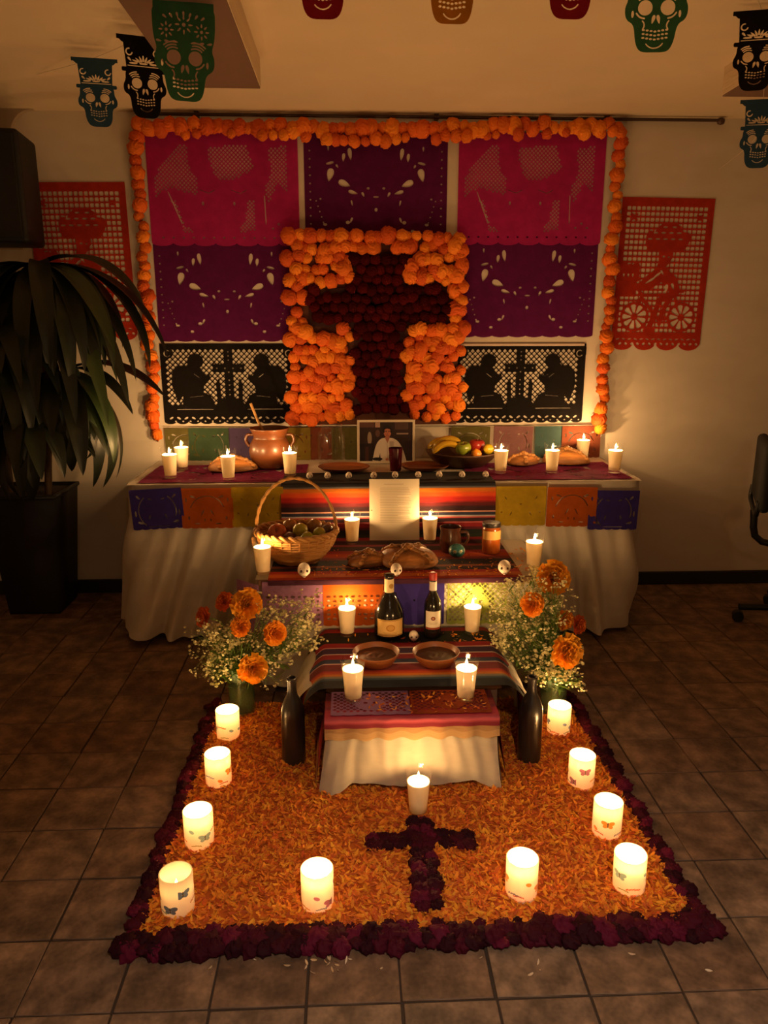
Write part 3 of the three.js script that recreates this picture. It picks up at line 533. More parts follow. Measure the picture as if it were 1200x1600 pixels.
// ---- skull papers on strings under the ceiling
{
  const bendS = wave(0.006, 9, 60);
  const gHat = cutPaper(0.158, 0.243, 800, drawHatSkull, bendS), gFlower = cutPaper(0.178, 0.262, 800, drawFlowerSkull, bendS);
  const hang = (g, m, x, y, z, turn, label, tilt = 0) => { const o = solo('skull_banner', g, m, label, 'paper banner'); o.position.set(x, y, z); o.rotation.set(0, turn, tilt); return o; };
  hang(gHat, BLUEP, -1.037, 2.282, 0.85, 0.2, 'blue paper skull in a tall hat, hanging left of the black one', 0.01).scale.set(0.98, 0.91, 1);
  hang(gHat, BLACKP, -0.815, 2.282, 1.07, 0.3, 'black paper skull in a tall hat, hanging between a blue and a green one');
  const green = hang(gFlower, GREENP, -0.587, 2.216, 1.54, 0.12, 'green paper skull with a flower crown, hanging under the brown ceiling panel', -0.03); green.scale.setScalar(0.93);
  hang(gHat, CRIMSON, -0.203, 2.285, 1.94, 0, 'red paper skull chin at the top, hanging left of the tan one');
  hang(gFlower, TANP, 0.089, 2.287, 1.92, 0, 'tan yellow paper skull chin hanging at the top middle').scale.set(0.86, 0.93, 1);
  hang(gHat, CRIMSON, 0.346, 2.283, 1.97, 0, 'red paper skull chin at the top, hanging between the tan and the large green one');
  hang(gFlower, GREENP, 0.616, 2.264, 1.77, -0.1, 'green paper skull at the top, hanging right of a red one against the plain ceiling').scale.set(0.9, 0.86, 1);
  hang(gHat, BLACKP, 1.098, 2.296, 1.33, -0.25, 'black paper skull in a tall hat cut by the right edge, above a blue one').scale.set(1, 0.91, 1);
  hang(gHat, BLUEP, 1.352, 2.165, 0.9, -0.2, 'blue paper skull in a tall hat at the right edge, below the black one').scale.set(1, 0.95, 1);
  const sm = std([0.6, 0.5, 0.38], 0.9);
  const strings = [[[[-1.35, 2.312, 0.55], [-1.037, 2.283, 0.85], [-0.815, 2.283, 1.07], [-0.763, 2.29, 1.12]], 'thin string that carries the blue and black paper skulls at upper left'], [[[-0.75, 2.219, 1.50], [-0.587, 2.217, 1.54], [-0.48, 2.219, 1.57]], 'thin string that carries the green paper skull under the ceiling panel'],
    [[[-0.46, 2.312, 2.0], [-0.203, 2.286, 1.94], [0.089, 2.286, 1.92], [0.346, 2.284, 1.97], [0.616, 2.266, 1.77], [0.85, 2.308, 1.55]], 'thin string at the top that carries the red, tan and green paper skulls'], [[[0.95, 2.312, 1.5], [1.098, 2.297, 1.33], [1.352, 2.167, 0.9], [1.5, 2.12, 0.6], [1.62, 2.09, 0.02]], 'thin string that carries the black and blue paper skulls at the right']];
  for (const [pts, l] of strings) solo('banner_string', tube(pts.map((p) => V(...p)), 0.0009, 50, 5), sm, l, 'string');
}

// ---------------------------------------------------------------- marigolds of the wall: garland, flower panel, dark red cross
function pompom(k, nu = 18, nv = 10) {                          // a ruffled flower head, back flattened, facing +z, radius about 1
  return sheet(nu, nv, (u, v) => {
    const th = v * Math.PI * 0.62, ph = u * 2 * Math.PI, row = Math.floor(v * nv);
    const ruf = 1 + 0.13 * Math.sin(ph * (5 + (k % 3)) + row * 2.1 + k) * Math.sin(th) + 0.12 * noise.noise(Math.cos(ph) * 2.3 + k * 3.7, Math.sin(ph) * 2.3, v * 5) + (row % 2 ? 0.05 : -0.05);
    const r = ruf * (0.93 + 0.1 * Math.sin(k * 2.2 + ph));
    return [r * Math.sin(th) * Math.cos(ph), r * Math.sin(th) * Math.sin(ph), 0.78 * ruf * Math.cos(th)];
  });
}
const headGeos = [0, 1, 2, 3, 4].map((k) => pompom(k));
const orangeMats = [[0.74, 0.125, 0.004], [0.82, 0.175, 0.006], [0.62, 0.088, 0.004], [0.86, 0.235, 0.009], [0.70, 0.14, 0.004]].map((c) => phys(c, 0.8, { sheen: 0.3, sheenRoughness: 0.5 }));
const darkRedMats = [[0.050, 0.0022, 0.0025], [0.068, 0.003, 0.0035], [0.036, 0.0016, 0.002]].map((c) => phys(c, 0.9, { specularIntensity: 0.12 }));
const maroonMats = [[0.066, 0.0035, 0.014], [0.045, 0.0026, 0.010], [0.11, 0.006, 0.026], [0.028, 0.002, 0.007]].map((c) => phys(c, 0.75, { specularIntensity: 0.3 }));
function head(parent, name, mats, x, y, z, r) {
  const m = part(name, headGeos[Math.floor(rnd() * 5)], mats[Math.floor(rnd() * mats.length)], parent);
  m.position.set(x, y, z); m.scale.set(r * rr(0.9, 1.1), r * rr(0.9, 1.1), r * rr(0.8, 1.1)); m.rotation.set(rr(-0.5, 0.5), rr(-0.5, 0.5), rr(0, 6.28)); return m;
}
{
  const t = thing('marigold_garland', 'orange marigold garland framing the altar wall on its top and both sides', 'garland');
  part('cord', merge([[V(-1.122, 0.80, 0.022), V(-1.122, 2.26, 0.022)], [V(-1.122, 2.258, 0.022), V(0, 2.248, 0.022), V(1.122, 2.268, 0.022)], [V(1.122, 2.268, 0.022), V(1.122, 0.82, 0.022)]].map((l) => tube(l, 0.004, 30, 6))), std([0.14, 0.04, 0.02], 0.9), t);
  for (const sg of [-1, 1]) for (let y = sg < 0 ? 0.815 : 0.83; y < 2.22;) { const r = rr(0.024, 0.039); head(t, 'marigold_head', orangeMats, sg * 1.122 + rr(-0.012, 0.012), y + r * 0.8, 0.03 + 0.35 * r, r); y += r * rr(1.35, 1.7); }
  for (let x = -1.12; x < 1.12;) {
    const r = rr(0.027, 0.042), mid = Math.exp(-(((x + 0.05) / 0.5) ** 2)), y0 = 2.258 - 0.018 * mid + 0.012 * (x / 1.1);
    head(t, 'marigold_head', orangeMats, x + r * 0.6, y0 + rr(-0.012, 0.012), 0.035 + 0.35 * r, r);
    if (rnd() < 0.35 + 0.35 * mid) { const q = rr(0.02, 0.032); head(t, 'marigold_head', orangeMats, x + r, y0 - 0.032 - 0.02 * mid * rnd(), 0.05 + rr(0, 0.02), q); }
    x += r * rr(1.15, 1.5);
  }
}
const inCross = (x, y) => (x > -0.142 && x < 0.128 && y > 0.94 && y < 1.715) || (x > -0.36 && x < 0.355 && y > 1.355 && y < 1.552);
{
  const t = thing('marigold_display', 'upright bed of massed orange marigolds around the dark red cross on the altar wall', 'flower panel');
  part('backing_board', rbox(0.82, 0.9, 0.012, 0.003, -0.025, 1.33, 0.022), std([0.10, 0.03, 0.015], 0.9), t);
  for (let y = 0.925, j = 0; y < 1.79; y += 0.047, j++) for (let x = -0.435; x < 0.41; x += 0.0475) {
    const px = x + (j % 2) * 0.024 + rr(-0.014, 0.014), py = y + rr(-0.014, 0.014);
    if (px > 0.41 || inCross(px, py) || (py < 0.95 && px > -0.12 && px < 0.16)) continue;
    head(t, 'marigold_head', orangeMats, px, py, 0.034 + rr(0, 0.016), rr(0.026, 0.043));
  }
  const c = thing('flower_cross', 'dark red cross of massed flower heads in the middle of the orange marigold panel', 'cross');
  part('backing', merge([box(0.25, 0.76, 0.012, -0.006, 1.33, 0.034), box(0.69, 0.18, 0.012, -0.004, 1.452, 0.034)]), std([0.03, 0.004, 0.004], 0.9), c);
  for (let y = 0.965, j = 0; y < 1.71; y += 0.044, j++) for (let x = -0.345; x < 0.35; x += 0.046) {
    const px = x + (j % 2) * 0.022 + rr(-0.008, 0.008), py = y + rr(-0.008, 0.008);
    if ((px > -0.13 && px < 0.118) || (px > -0.345 && px < 0.342 && py > 1.37 && py < 1.54)) head(c, 'flower_head', darkRedMats, px, py, 0.04 + rr(0, 0.008), rr(0.025, 0.033));
  }
}
// curtain rod over the garland
{
  const t = thing('curtain_rod', 'dark wooden curtain rod under the ceiling, its round end cap right of the garland', 'curtain rod', [0.26, 2.302, 0.030]);
  part('rod', new THREE.CylinderGeometry(0.007, 0.007, 2.66, 14).rotateZ(Math.PI / 2), std([0.05, 0.025, 0.015], 0.5), t);
  part('end_cap', lathe([[0, -0.018], [0.013, -0.013], [0.016, 0], [0.013, 0.013], [0, 0.018]], 18).rotateZ(Math.PI / 2).translate(1.34, -0.004, 0), std([0.06, 0.025, 0.015], 0.4), t);
  part('end_cap', lathe([[0, -0.018], [0.013, -0.013], [0.016, 0], [0.013, 0.013], [0, 0.018]], 18).rotateZ(Math.PI / 2).translate(-1.34, -0.004, 0), std([0.06, 0.025, 0.015], 0.4), t);
  for (const x of [-1.1, 0, 0.8]) part('bracket', box(0.02, 0.03, 0.034, x, 0.005, -0.018), std([0.05, 0.025, 0.015], 0.5), t);
}

// ---------------------------------------------------------------- petal carpet on the floor
const CX0 = -0.665, CX1 = 0.665, CZ0 = 1.27, CZ1 = 2.405;
const bumps = (x, z) => 0.006 * (0.5 + noise.noise(x * 16, z * 16, 0.7)) + 0.004 * noise.noise(x * 45, z * 45, 2.2);
const bedH = (x, z) => { const e = Math.min(x - CX0, CX1 - x, z - CZ0, CZ1 - z); return 0.003 + (0.010 + bumps(x, z)) * Math.min(1, Math.max(0, e / 0.05)); };
const petalMats = phys([1, 1, 1], 0.75, { transmission: 0.18, thickness: 0 });
function petalGeo(bend) { return sheet(2, 3, (u, v) => { const w = 0.5 * Math.sin(Math.PI * (0.12 + 0.80 * v)) ; const x = (u - 0.5) * 2 * w, y = v - 0.5; return [x * 0.5, bend * (y * y) + 0.16 * x * x - bend * 0.12 + 0.05, y]; }); }
const PETAL_COL = [[0.88, 0.26, 0.008], [0.92, 0.34, 0.012], [0.78, 0.17, 0.006], [0.94, 0.44, 0.02], [0.62, 0.11, 0.006], [0.88, 0.32, 0.01]];
function scatter(name, parent, n, place, size = [0.014, 0.024], tones = PETAL_COL) {
  const g = petalGeo(0.5), m = new THREE.InstancedMesh(g, petalMats, n), M = new THREE.Matrix4(), q = new THREE.Quaternion(), e = new THREE.Euler(), col = new THREE.Color();
  for (let i = 0; i < n; i++) {
    const p = place(i), s = rr(...size);
    e.set(rr(-0.6, 0.6), rr(0, 6.283), rr(-0.6, 0.6), 'YXZ'); q.setFromEuler(e);
    M.compose(V(...p), q, V(s * rr(0.55, 0.9), s, s)); m.setMatrixAt(i, M);
    const c = tones[Math.floor(rnd() * tones.length)], t = rr(0.8, 1.1); col.setRGB(c[0] * t, c[1] * t, c[2] * t); m.setColorAt(i, col);
  }
  m.name = name; m.castShadow = m.receiveShadow = true; parent.add(m); return m;
}
{
  const t = thing('petal_carpet', 'thick carpet of loose orange marigold petals on the floor before the altar', 'petal carpet');
  t.userData.kind = 'stuff';
  part('petal_bed', sheet(150, 130, (u, v) => { const x = CX0 + u * (CX1 - CX0), z = CZ0 + v * (CZ1 - CZ0); return [x, bedH(x, z), z]; }), std([0.50, 0.11, 0.006], 0.95), t);
  scatter('petals', t, 26000, () => { const x = rr(CX0 + 0.01, CX1 - 0.01), z = rr(CZ0 + 0.01, CZ1 - 0.02); return [x, bedH(x, z) + rr(0.001, 0.006), z]; });
}
// dark red flower border and floor cross, tuft by tuft
function tuft(k) { return sheet(16, 9, (u, v) => { const th = v * Math.PI * 0.6, ph = u * 2 * Math.PI; const f = 1 + 0.30 * noise.noise(Math.cos(ph) * 2.6 + k * 5, Math.sin(ph) * 2.6, v * 4) + 0.12 * Math.sin(ph * 7 + v * 9 + k); return [f * Math.sin(th) * Math.cos(ph), 0.85 * f * Math.cos(th), f * Math.sin(th) * Math.sin(ph)]; }); }
const tuftGeos = [0, 1, 2, 3].map(tuft);
function addTuft(parent, x, z, r) { const m = part('flower_tuft', tuftGeos[Math.floor(rnd() * 4)], maroonMats[Math.floor(rnd() * 4)], parent); m.position.set(x, 0.004 + r * 0.22, z); m.scale.set(r, r * rr(0.7, 1.0), r); m.rotation.set(rr(-0.3, 0.3), rr(0, 6.28), rr(-0.3, 0.3)); }
{
  const b = thing('flower_border', 'dark crimson flower border around the edge of the orange petal carpet', 'flower border');
  for (const sg of [-1, 1]) for (let z = CZ0 - 0.02; z < CZ1 + 0.02;) { const r = rr(0.012, 0.025); addTuft(b, sg * 0.670 + rr(-0.012, 0.012), z, r); if (rnd() < 0.6) addTuft(b, sg * 0.655 + rr(-0.006, 0.006), z + 0.01, r * 0.8); z += r * rr(0.95, 1.25); }
  for (let x = CX0 - 0.01; x < CX1 + 0.01;) { const r = rr(0.022, 0.033); addTuft(b, x, CZ1 + rr(-0.012, 0.012), r); addTuft(b, x + 0.012, CZ1 + 0.022 + rr(-0.008, 0.01), r * 0.8); if (rnd() < 0.5) addTuft(b, x, CZ1 - 0.028, r * 0.7); x += r * rr(1.0, 1.3); }
  const c = thing('floor_cross', 'dark crimson flower cross lying on the petal carpet in front of the single glass candle', 'cross');
  const spot = (x, z, r) => { const m = part('flower_tuft', tuftGeos[Math.floor(rnd() * 4)], maroonMats[Math.floor(rnd() * 4)], c); m.position.set(x, 0.016 + r * 0.15, z); m.scale.set(r, r * rr(0.7, 1), r); m.rotation.set(rr(-0.3, 0.3), rr(0, 6.28), rr(-0.3, 0.3)); };
  for (let z = 2.01; z < 2.335; z += 0.021) for (const x of [-0.014, 0.016]) spot(0.030 - (z - 2.0) * 0.015 + x + rr(-0.006, 0.006), z, rr(0.017, 0.026) * (z > 2.1 && z < 2.2 ? 0.85 : 1));
  for (let x = -0.105; x < 0.172; x += 0.020) for (const z of [-0.012, 0.014]) spot(x, 2.085 + z + rr(-0.006, 0.006) + (x > 0.12 ? 0.012 : 0), rr(0.016, 0.024));
  const l = thing('fallen_petals', 'few pale fallen petals on the bare tiles just before the carpet border', 'petals'); l.userData.kind = 'stuff';
  scatter('petals', l, 26, (i) => (i < 14 ? [rr(-0.28, -0.16), 0.002, rr(2.45, 2.49)] : [rr(-0.5, 0.65), 0.002, rr(2.45, 2.53)]), [0.010, 0.018], [[0.85, 0.62, 0.36], [0.80, 0.52, 0.26], [0.88, 0.70, 0.48]]);
  const p2 = thing('scattered_petals', 'orange petals scattered on the tall bench around the bread and jars', 'petals'); p2.userData.kind = 'stuff';
  scatter('petals', p2, 260, (i) => { const x = rr(-0.33, 0.57), z = Math.min(1.195, i % 3 ? rr(1.08, 1.19) : rr(0.85, 1.19)); return [x, H2 + 0.004, x > 0.46 ? z - 0.02 : z]; }, [0.011, 0.02]);
  const p3 = thing('scattered_petals', 'orange petals scattered over the papers on the small front stool', 'petals'); p3.userData.kind = 'stuff';
  scatter('petals', p3, 90, () => [rr(-0.12, 0.26), HS + 0.006, rr(1.69, 1.815)], [0.011, 0.02]);
  const p4 = thing('scattered_petals', 'orange petals scattered on the dark stripe beside the two bottles', 'petals'); p4.userData.kind = 'stuff';
  scatter('petals', p4, 46, (i) => [i % 2 ? rr(0.2, 0.33) : rr(-0.22, 0.32), H3 + 0.006, rr(1.25, 1.34)], [0.011, 0.02]);
}

// ---------------------------------------------------------------- candles
const glassMat = phys([1, 1, 1], 0.03, { transmission: 1, thickness: 0, ior: 1.45 });
const waxMat = phys([0.86, 0.76, 0.56], 0.95, { transmission: 0.16, thickness: 0 });
const shellWax = [0.93, 0.87, 0.76];
const flameMat = new THREE.MeshStandardMaterial({ color: 0x000000, emissive: new THREE.Color().setRGB(1, 0.62, 0.22), emissiveIntensity: 22, roughness: 1 });
const wickMat = std([0.02, 0.015, 0.01], 0.9);
const flameGeo = lathe([[0, 0], [0.0032, 0.003], [0.0048, 0.008], [0.0042, 0.014], [0.0022, 0.021], [0, 0.028]], 14);
const wickGeo = new THREE.CylinderGeometry(0.0009, 0.0011, 0.009, 6);
function flame(parent, wax, x, y, z, cd = FLAME_CD) {       // wick and flame belong to the wax
  part('wick', wickGeo, wickMat, wax).position.set(x, y + 0.004, z);
  const f = part('flame', flameGeo, flameMat, wax); f.position.set(x, y + 0.007, z); f.castShadow = false;
  const l = new THREE.PointLight(FLAME_COLOR, cd, 0, 2); l.position.set(x, y + 0.017, z); l.castShadow = true; l.shadow.radius = 0.35; l.name = 'flame_light'; parent.add(l);
}
const tumbler = lathe([[0.0, 0.0], [0.0255, 0.0], [0.0275, 0.003], [0.0275, 0.010], [0.0268, 0.014], [0.0285, 0.045], [0.0335, 0.100], [0.0395, 0.138]], 32);
const tumblerBase = lathe([[0, 0.0008], [0.026, 0.0008], [0.0262, 0.010], [0.0, 0.0125]], 28);
const waxBody = lathe([[0, 0.0135], [0.0257, 0.0135], [0.0277, 0.046], [0.0325, 0.100], [0.0333, 0.106], [0.030, 0.105], [0.012, 0.1035], [0, 0.103]], 32);
function glassCandle(x, y, z, label, group, cd = FLAME_CD) {
  const t = thing('glass_candle', label, 'candle', [x, y, z], rr(0, 6), group);
  part('glass', tumbler, glassMat, t); part('glass_base', tumblerBase, glassMat, t);
  const w = part('wax', waxBody, waxMat, t); 
  flame(t, w, 0, 0.103, 0, cd);
  return t;
}
const T = TH + 0.0085;
glassCandle(-0.955, TH + 0.010, 0.500, 'lit glass candle at the left front corner of the table top, before another one');
glassCandle(-0.945, TH + 0.010, 0.300, 'lit glass candle on the left of the table top, half behind the corner one');
glassCandle(-0.690, TH + 0.010, 0.555, 'lit glass candle on the table top in front of the left bread');
glassCandle(-0.427, T, 0.470, 'lit glass candle on the table top just right of the brown clay pot');
glassCandle(0.534, TH + 0.010, 0.455, 'lit glass candle on the table top beside the right rim of the fruit bowl');
glassCandle(0.770, TH + 0.010, 0.460, 'lit glass candle on the table top in front of the bread at the right');
glassCandle(1.012, TH + 0.006, 0.130, 'lit glass candle at the back right of the table near the foot of the garland');
glassCandle(1.062, TH + 0.008, 0.460, 'lit glass candle at the right front corner of the table top');
glassCandle(-0.484, H2 + 0.004, 1.140, 'lit glass candle at the left end of the tall bench, below the basket', undefined, FLAME_CD * 0.62);
glassCandle(-0.150, H2 + 0.0035, 0.745, 'lit glass candle between the basket handle and the sheet of paper', undefined, FLAME_CD * 0.62);
glassCandle(0.182, H2 + 0.0035, 0.740, 'lit glass candle just right of the sheet of paper, beside the brown mug', undefined, FLAME_CD * 0.62);
glassCandle(0.548, H2 - 0.002, 1.095, 'lit glass candle at the right end of the tall bench above the flowers');
glassCandle(-0.172, H3 + 0.0022, 1.250, 'lit glass candle left of the two bottles, before the bright orange paper', undefined, FLAME_CD * 0.62);
glassCandle(0.290, H3 + 0.0022, 1.255, 'lit glass candle right of the two bottles, before the lime green paper', undefined, FLAME_CD * 0.62);
glassCandle(-0.152, HS + 0.0045, 1.722, 'lit glass candle on the small front stool, on its lilac paper');
glassCandle(0.196, HS + 0.0045, 1.732, 'lit glass candle on the small front stool, on its rust orange paper');
glassCandle(0.031, 0.012, 1.960, 'lit glass candle standing in the petals at the head of the floor cross', undefined, FLAME_CD * 0.7);
// printed pillar candles: hollow translucent shells
const prints = [0, 1, 2, 3].map((k) => canvasTex(512, 256, (c, w, h) => {
  c.fillStyle = '#fff'; c.fillRect(0, 0, w, h);
  const blob = (x, y, rx, ry, col, rot = 0) => { c.fillStyle = col; c.beginPath(); c.ellipse(x, y, rx, ry, rot, 0, 7); c.fill(); };
  const butterfly = (x, y, s, col) => { for (const d of [-1, 1]) { blob(x + d * 13 * s, y - 7 * s, 13 * s, 10 * s, col, d * -0.5); blob(x + d * 10 * s, y + 9 * s, 9 * s, 8 * s, col, d * 0.6); } blob(x, y, 2.5 * s, 14 * s, '#3a342c'); };
  const leafy = (x, y, s, col, rot) => { for (let i = -2; i <= 2; i++) blob(x + i * 13 * s, y + Math.abs(i) * 3 * s, 9 * s, 4 * s, col, rot + i * 0.25); };
  const seq = [['#53658f', '#c27a3c', '#5f8a4e'], ['#d08a3a', '#66789c', '#b0503c'], ['#6f8fa0', '#c8703a', '#8a9a50'], ['#8a5a7c', '#c08a3a', '#56708e']][k];
  for (let i = 0; i < 7; i++) { const x = 24 + i * 74 + (k * 23) % 40; const y = 90 + ((i * 53 + k * 37) % 110); (i + k) % 3 === 0 ? butterfly(x, y, 1.5, seq[0]) : (i + k) % 3 === 1 ? leafy(x, y + 20, 1.15, seq[1], -0.5) : blob(x, y, 17, 12, seq[0], 0.6); if (i % 2) leafy(x + 24, 215 - (i * 17) % 40, 0.9, seq[2], 0.4); }
}));
const shellMats = prints.map((map) => phys(shellWax, 0.95, { map, transmission: 0.46, thickness: 0 }));
const shellOut = sheet(48, 4, (u, v) => { const a = u * 2 * Math.PI, y = 0.102 * (1 - v); const r = 0.0395 + (v > 0.98 ? -0.001 : 0); return [r * Math.sin(a), y, r * Math.cos(a)]; });
const shellFoot = lathe([[0, 0], [0.0385, 0.0002]], 40);
const innerTop = (d) => lathe([[0.0395, 0.102], [0.0385, 0.1035], [0.0365, 0.103], [0.0358, 0.102 - d * 0.6], [0.034, 0.102 - d], [0.012, 0.1005 - d], [0, 0.1 - d]], 40);
const shallow = innerTop(0.034), deep = innerTop(0.050);
const innerWax = phys([0.92, 0.84, 0.68], 0.95, { transmission: 0.6, thickness: 0 });
function pillar(x, z, turn, label, k, y = 0.012, tilt = 0, isDeep = false) {
  const t = thing('pillar_candle', label, 'candle', [x, y, z], turn); t.rotation.z = tilt;
  part('shell', shellOut, shellMats[k % 4], t); part('foot', shellFoot, waxMat, t); const w = part('wax', isDeep ? deep : shallow, innerWax, t);
  flame(t, w, 0, isDeep ? 0.050 : 0.067, 0, isDeep ? FLAME_CD * 0.045 : FLAME_CD);
}
pillar(-0.578, 2.300, 0.3, 'white printed candle at the front left carpet corner, burnt hollow, flame in view', 0, 0.012, 0, true);
pillar(-0.243, 2.300, 1.1, 'white printed candle on the front of the petal carpet, left of the floor cross', 3);
pillar(0.258, 2.285, 2.3, 'white printed candle on the front of the petal carpet, right of the floor cross', 1);
pillar(0.530, 2.280, 4.0, 'white printed candle at the front right corner of the carpet, leaning to the right', 2, 0.0135, -0.055);
pillar(-0.572, 2.062, 2.9, 'white printed candle second from the front along the left carpet edge', 2);
pillar(-0.566, 1.785, 5.1, 'white printed candle third from the front along the left carpet edge', 1);
pillar(-0.578, 1.515, 0.9, 'white printed candle nearest the left flower vase', 2);
pillar(0.543, 2.070, 3.6, 'white printed candle second from the front along the right carpet edge', 1);
pillar(0.540, 1.840, 5.6, 'white printed candle third from the front along the right carpet edge', 3);
pillar(0.553, 1.533, 1.7, 'white printed candle nearest the right flower vase', 0);

// ---------------------------------------------------------------- bottles and glassware
const bottleGlass = phys([0.012, 0.010, 0.008], 0.14, { clearcoat: 0.5, clearcoatRoughness: 0.08 });
const matteDark = phys([0.022, 0.017, 0.014], 0.32, { clearcoat: 0.3, clearcoatRoughness: 0.25 });
const bottleGeo = lathe([[0, 0.004], [0.030, 0], [0.0365, 0.004], [0.0375, 0.012], [0.0375, 0.175], [0.035, 0.198], [0.026, 0.222], [0.017, 0.240], [0.0142, 0.256], [0.0138, 0.288], [0.0158, 0.289], [0.0158, 0.297], [0.0130, 0.299], [0.0118, 0.296], [0.0118, 0.27], [0, 0.268]], 36);
for (const [x, z, l] of [[-0.344, 1.675, 'empty dark wine bottle standing in the petals left of the white stool cloth'], [0.411, 1.700, 'empty dark wine bottle standing in the petals right of the white stool cloth']]) {
  const t = thing('wine_bottle', l, 'bottle', [x, 0.008, z]); part('body', bottleGeo, matteDark, t);
}
{
  const t = thing('flagon', 'squat dark bottle with a broad tan label and pale neck label on the low bench', 'bottle', [-0.018, H3 + 0.0022, 1.263]);
  part('body', lathe([[0, 0.003], [0.045, 0], [0.053, 0.006], [0.055, 0.02], [0.055, 0.085], [0.052, 0.105], [0.042, 0.130], [0.027, 0.158], [0.0175, 0.172], [0.0165, 0.20], [0.0165, 0.226], [0.019, 0.227], [0.019, 0.238], [0.012, 0.240], [0, 0.240]], 40), bottleGlass, t);
  const lab = canvasTex(256, 128, (c, w, h) => { c.fillStyle = '#d8b06a'; c.fillRect(0, 0, w, h); c.strokeStyle = '#a87a34'; c.lineWidth = 5; c.strokeRect(7, 7, w - 14, h - 14); c.fillStyle = '#b07a2c'; c.beginPath(); c.ellipse(128, 62, 40, 26, 0, 0, 7); c.fill(); c.fillStyle = '#c99a4c'; c.beginPath(); c.ellipse(128, 62, 30, 18, 0, 0, 7); c.fill(); c.fillStyle = '#a0742f'; for (let k = 0; k < 4; k++) c.fillRect(60 + k * 6, 96 + k * 6, 136 - k * 12, 2); });
  const patch = (r0, r1, y0, y1, half, turn = 0) => sheet(28, 6, (u, v) => { const a = (u - 0.5) * 2 * half + turn, r = r1 + (r0 - r1) * v; return [r * Math.sin(a), y1 - (y1 - y0) * v, r * Math.cos(a)]; });
  part('label', patch(0.0557, 0.0556, 0.018, 0.082, 0.95, 0.05), std([1, 1, 1], 0.6, { map: lab }), t);
  const nl = canvasTex(64, 64, (c, w, h) => { c.fillStyle = '#e6d2a0'; c.fillRect(0, 0, w, h); c.fillStyle = '#b58c3c'; c.beginPath(); c.ellipse(36, 32, 9, 12, 0, 0, 7); c.fill(); });
  part('neck_label', patch(0.0176, 0.0170, 0.172, 0.222, 1.9, 0.2), std([1, 1, 1], 0.6, { map: nl }), t);
  const w = thing('wine_bottle', 'slim dark wine bottle with a white label and red cap beside the squat bottle', 'bottle', [0.140, H3 + 0.0022, 1.275]);
  part('body', lathe([[0, 0.003], [0.026, 0], [0.031, 0.004], [0.032, 0.012], [0.032, 0.115], [0.029, 0.138], [0.020, 0.158], [0.0135, 0.172], [0.0125, 0.20], [0.0125, 0.228]], 36), bottleGlass, w);
  part('cap', lathe([[0.0130, 0.218], [0.0140, 0.219], [0.0142, 0.244], [0.011, 0.246], [0, 0.246]], 24), std([0.42, 0.02, 0.012], 0.4), w);
  const wl = canvasTex(128, 160, (c, w2, h) => { c.fillStyle = '#e9ddc6'; c.fillRect(0, 0, w2, h); c.fillStyle = '#7a2a1c'; c.beginPath(); c.arc(62, 62, 17, 0, 7); c.fill(); c.fillStyle = '#c99a6a'; c.beginPath(); c.arc(62, 62, 9, 0, 7); c.fill(); c.fillStyle = '#b8a88c'; c.fillRect(26, 100, 76, 3); c.fillRect(36, 110, 56, 3); c.fillStyle = '#8a3a24'; c.fillRect(0, 142, w2, 18); });
  part('label', patch(0.0326, 0.0326, 0.038, 0.108, 0.95), std([1, 1, 1], 0.6, { map: wl }), w);
  part('neck_label', patch(0.0135, 0.0135, 0.180, 0.214, 2.2, 0.1), std([0.75, 0.68, 0.58], 0.6), w);
}
{
  const t = thing('glass_jar', 'clear empty glass jar standing behind the plates, left of the framed photograph', 'jar', [-0.245, T - 0.006, 0.205]);
  part('body', lathe([[0, 0.004], [0.05, 0.002], [0.064, 0.006], [0.066, 0.016], [0.066, 0.15], [0.062, 0.168], [0.052, 0.178], [0.050, 0.192], [0.054, 0.196], [0.054, 0.202], [0.049, 0.202]], 36), glassMat, t);
  part('inner_wall', lathe([[0, 0.012], [0.058, 0.012], [0.0625, 0.02], [0.0625, 0.15], [0.049, 0.176], [0.047, 0.2]], 36), glassMat, t);
  const c = thing('tumbler', 'dark red drinking glass standing in front of the framed photograph', 'glass', [0.056, T, 0.372]);
  part('body', lathe([[0, 0.002], [0.024, 0], [0.026, 0.004], [0.033, 0.108], [0.0325, 0.109], [0.0305, 0.108], [0.024, 0.008], [0, 0.008]], 30), phys([0.10, 0.008, 0.02], 0.12, { transmission: 0.35, thickness: 0 }), c);
  part('drink', lathe([[0, 0.009], [0.0238, 0.009], [0.029, 0.085], [0, 0.085]], 30), phys([0.05, 0.004, 0.012], 0.1), c);
}

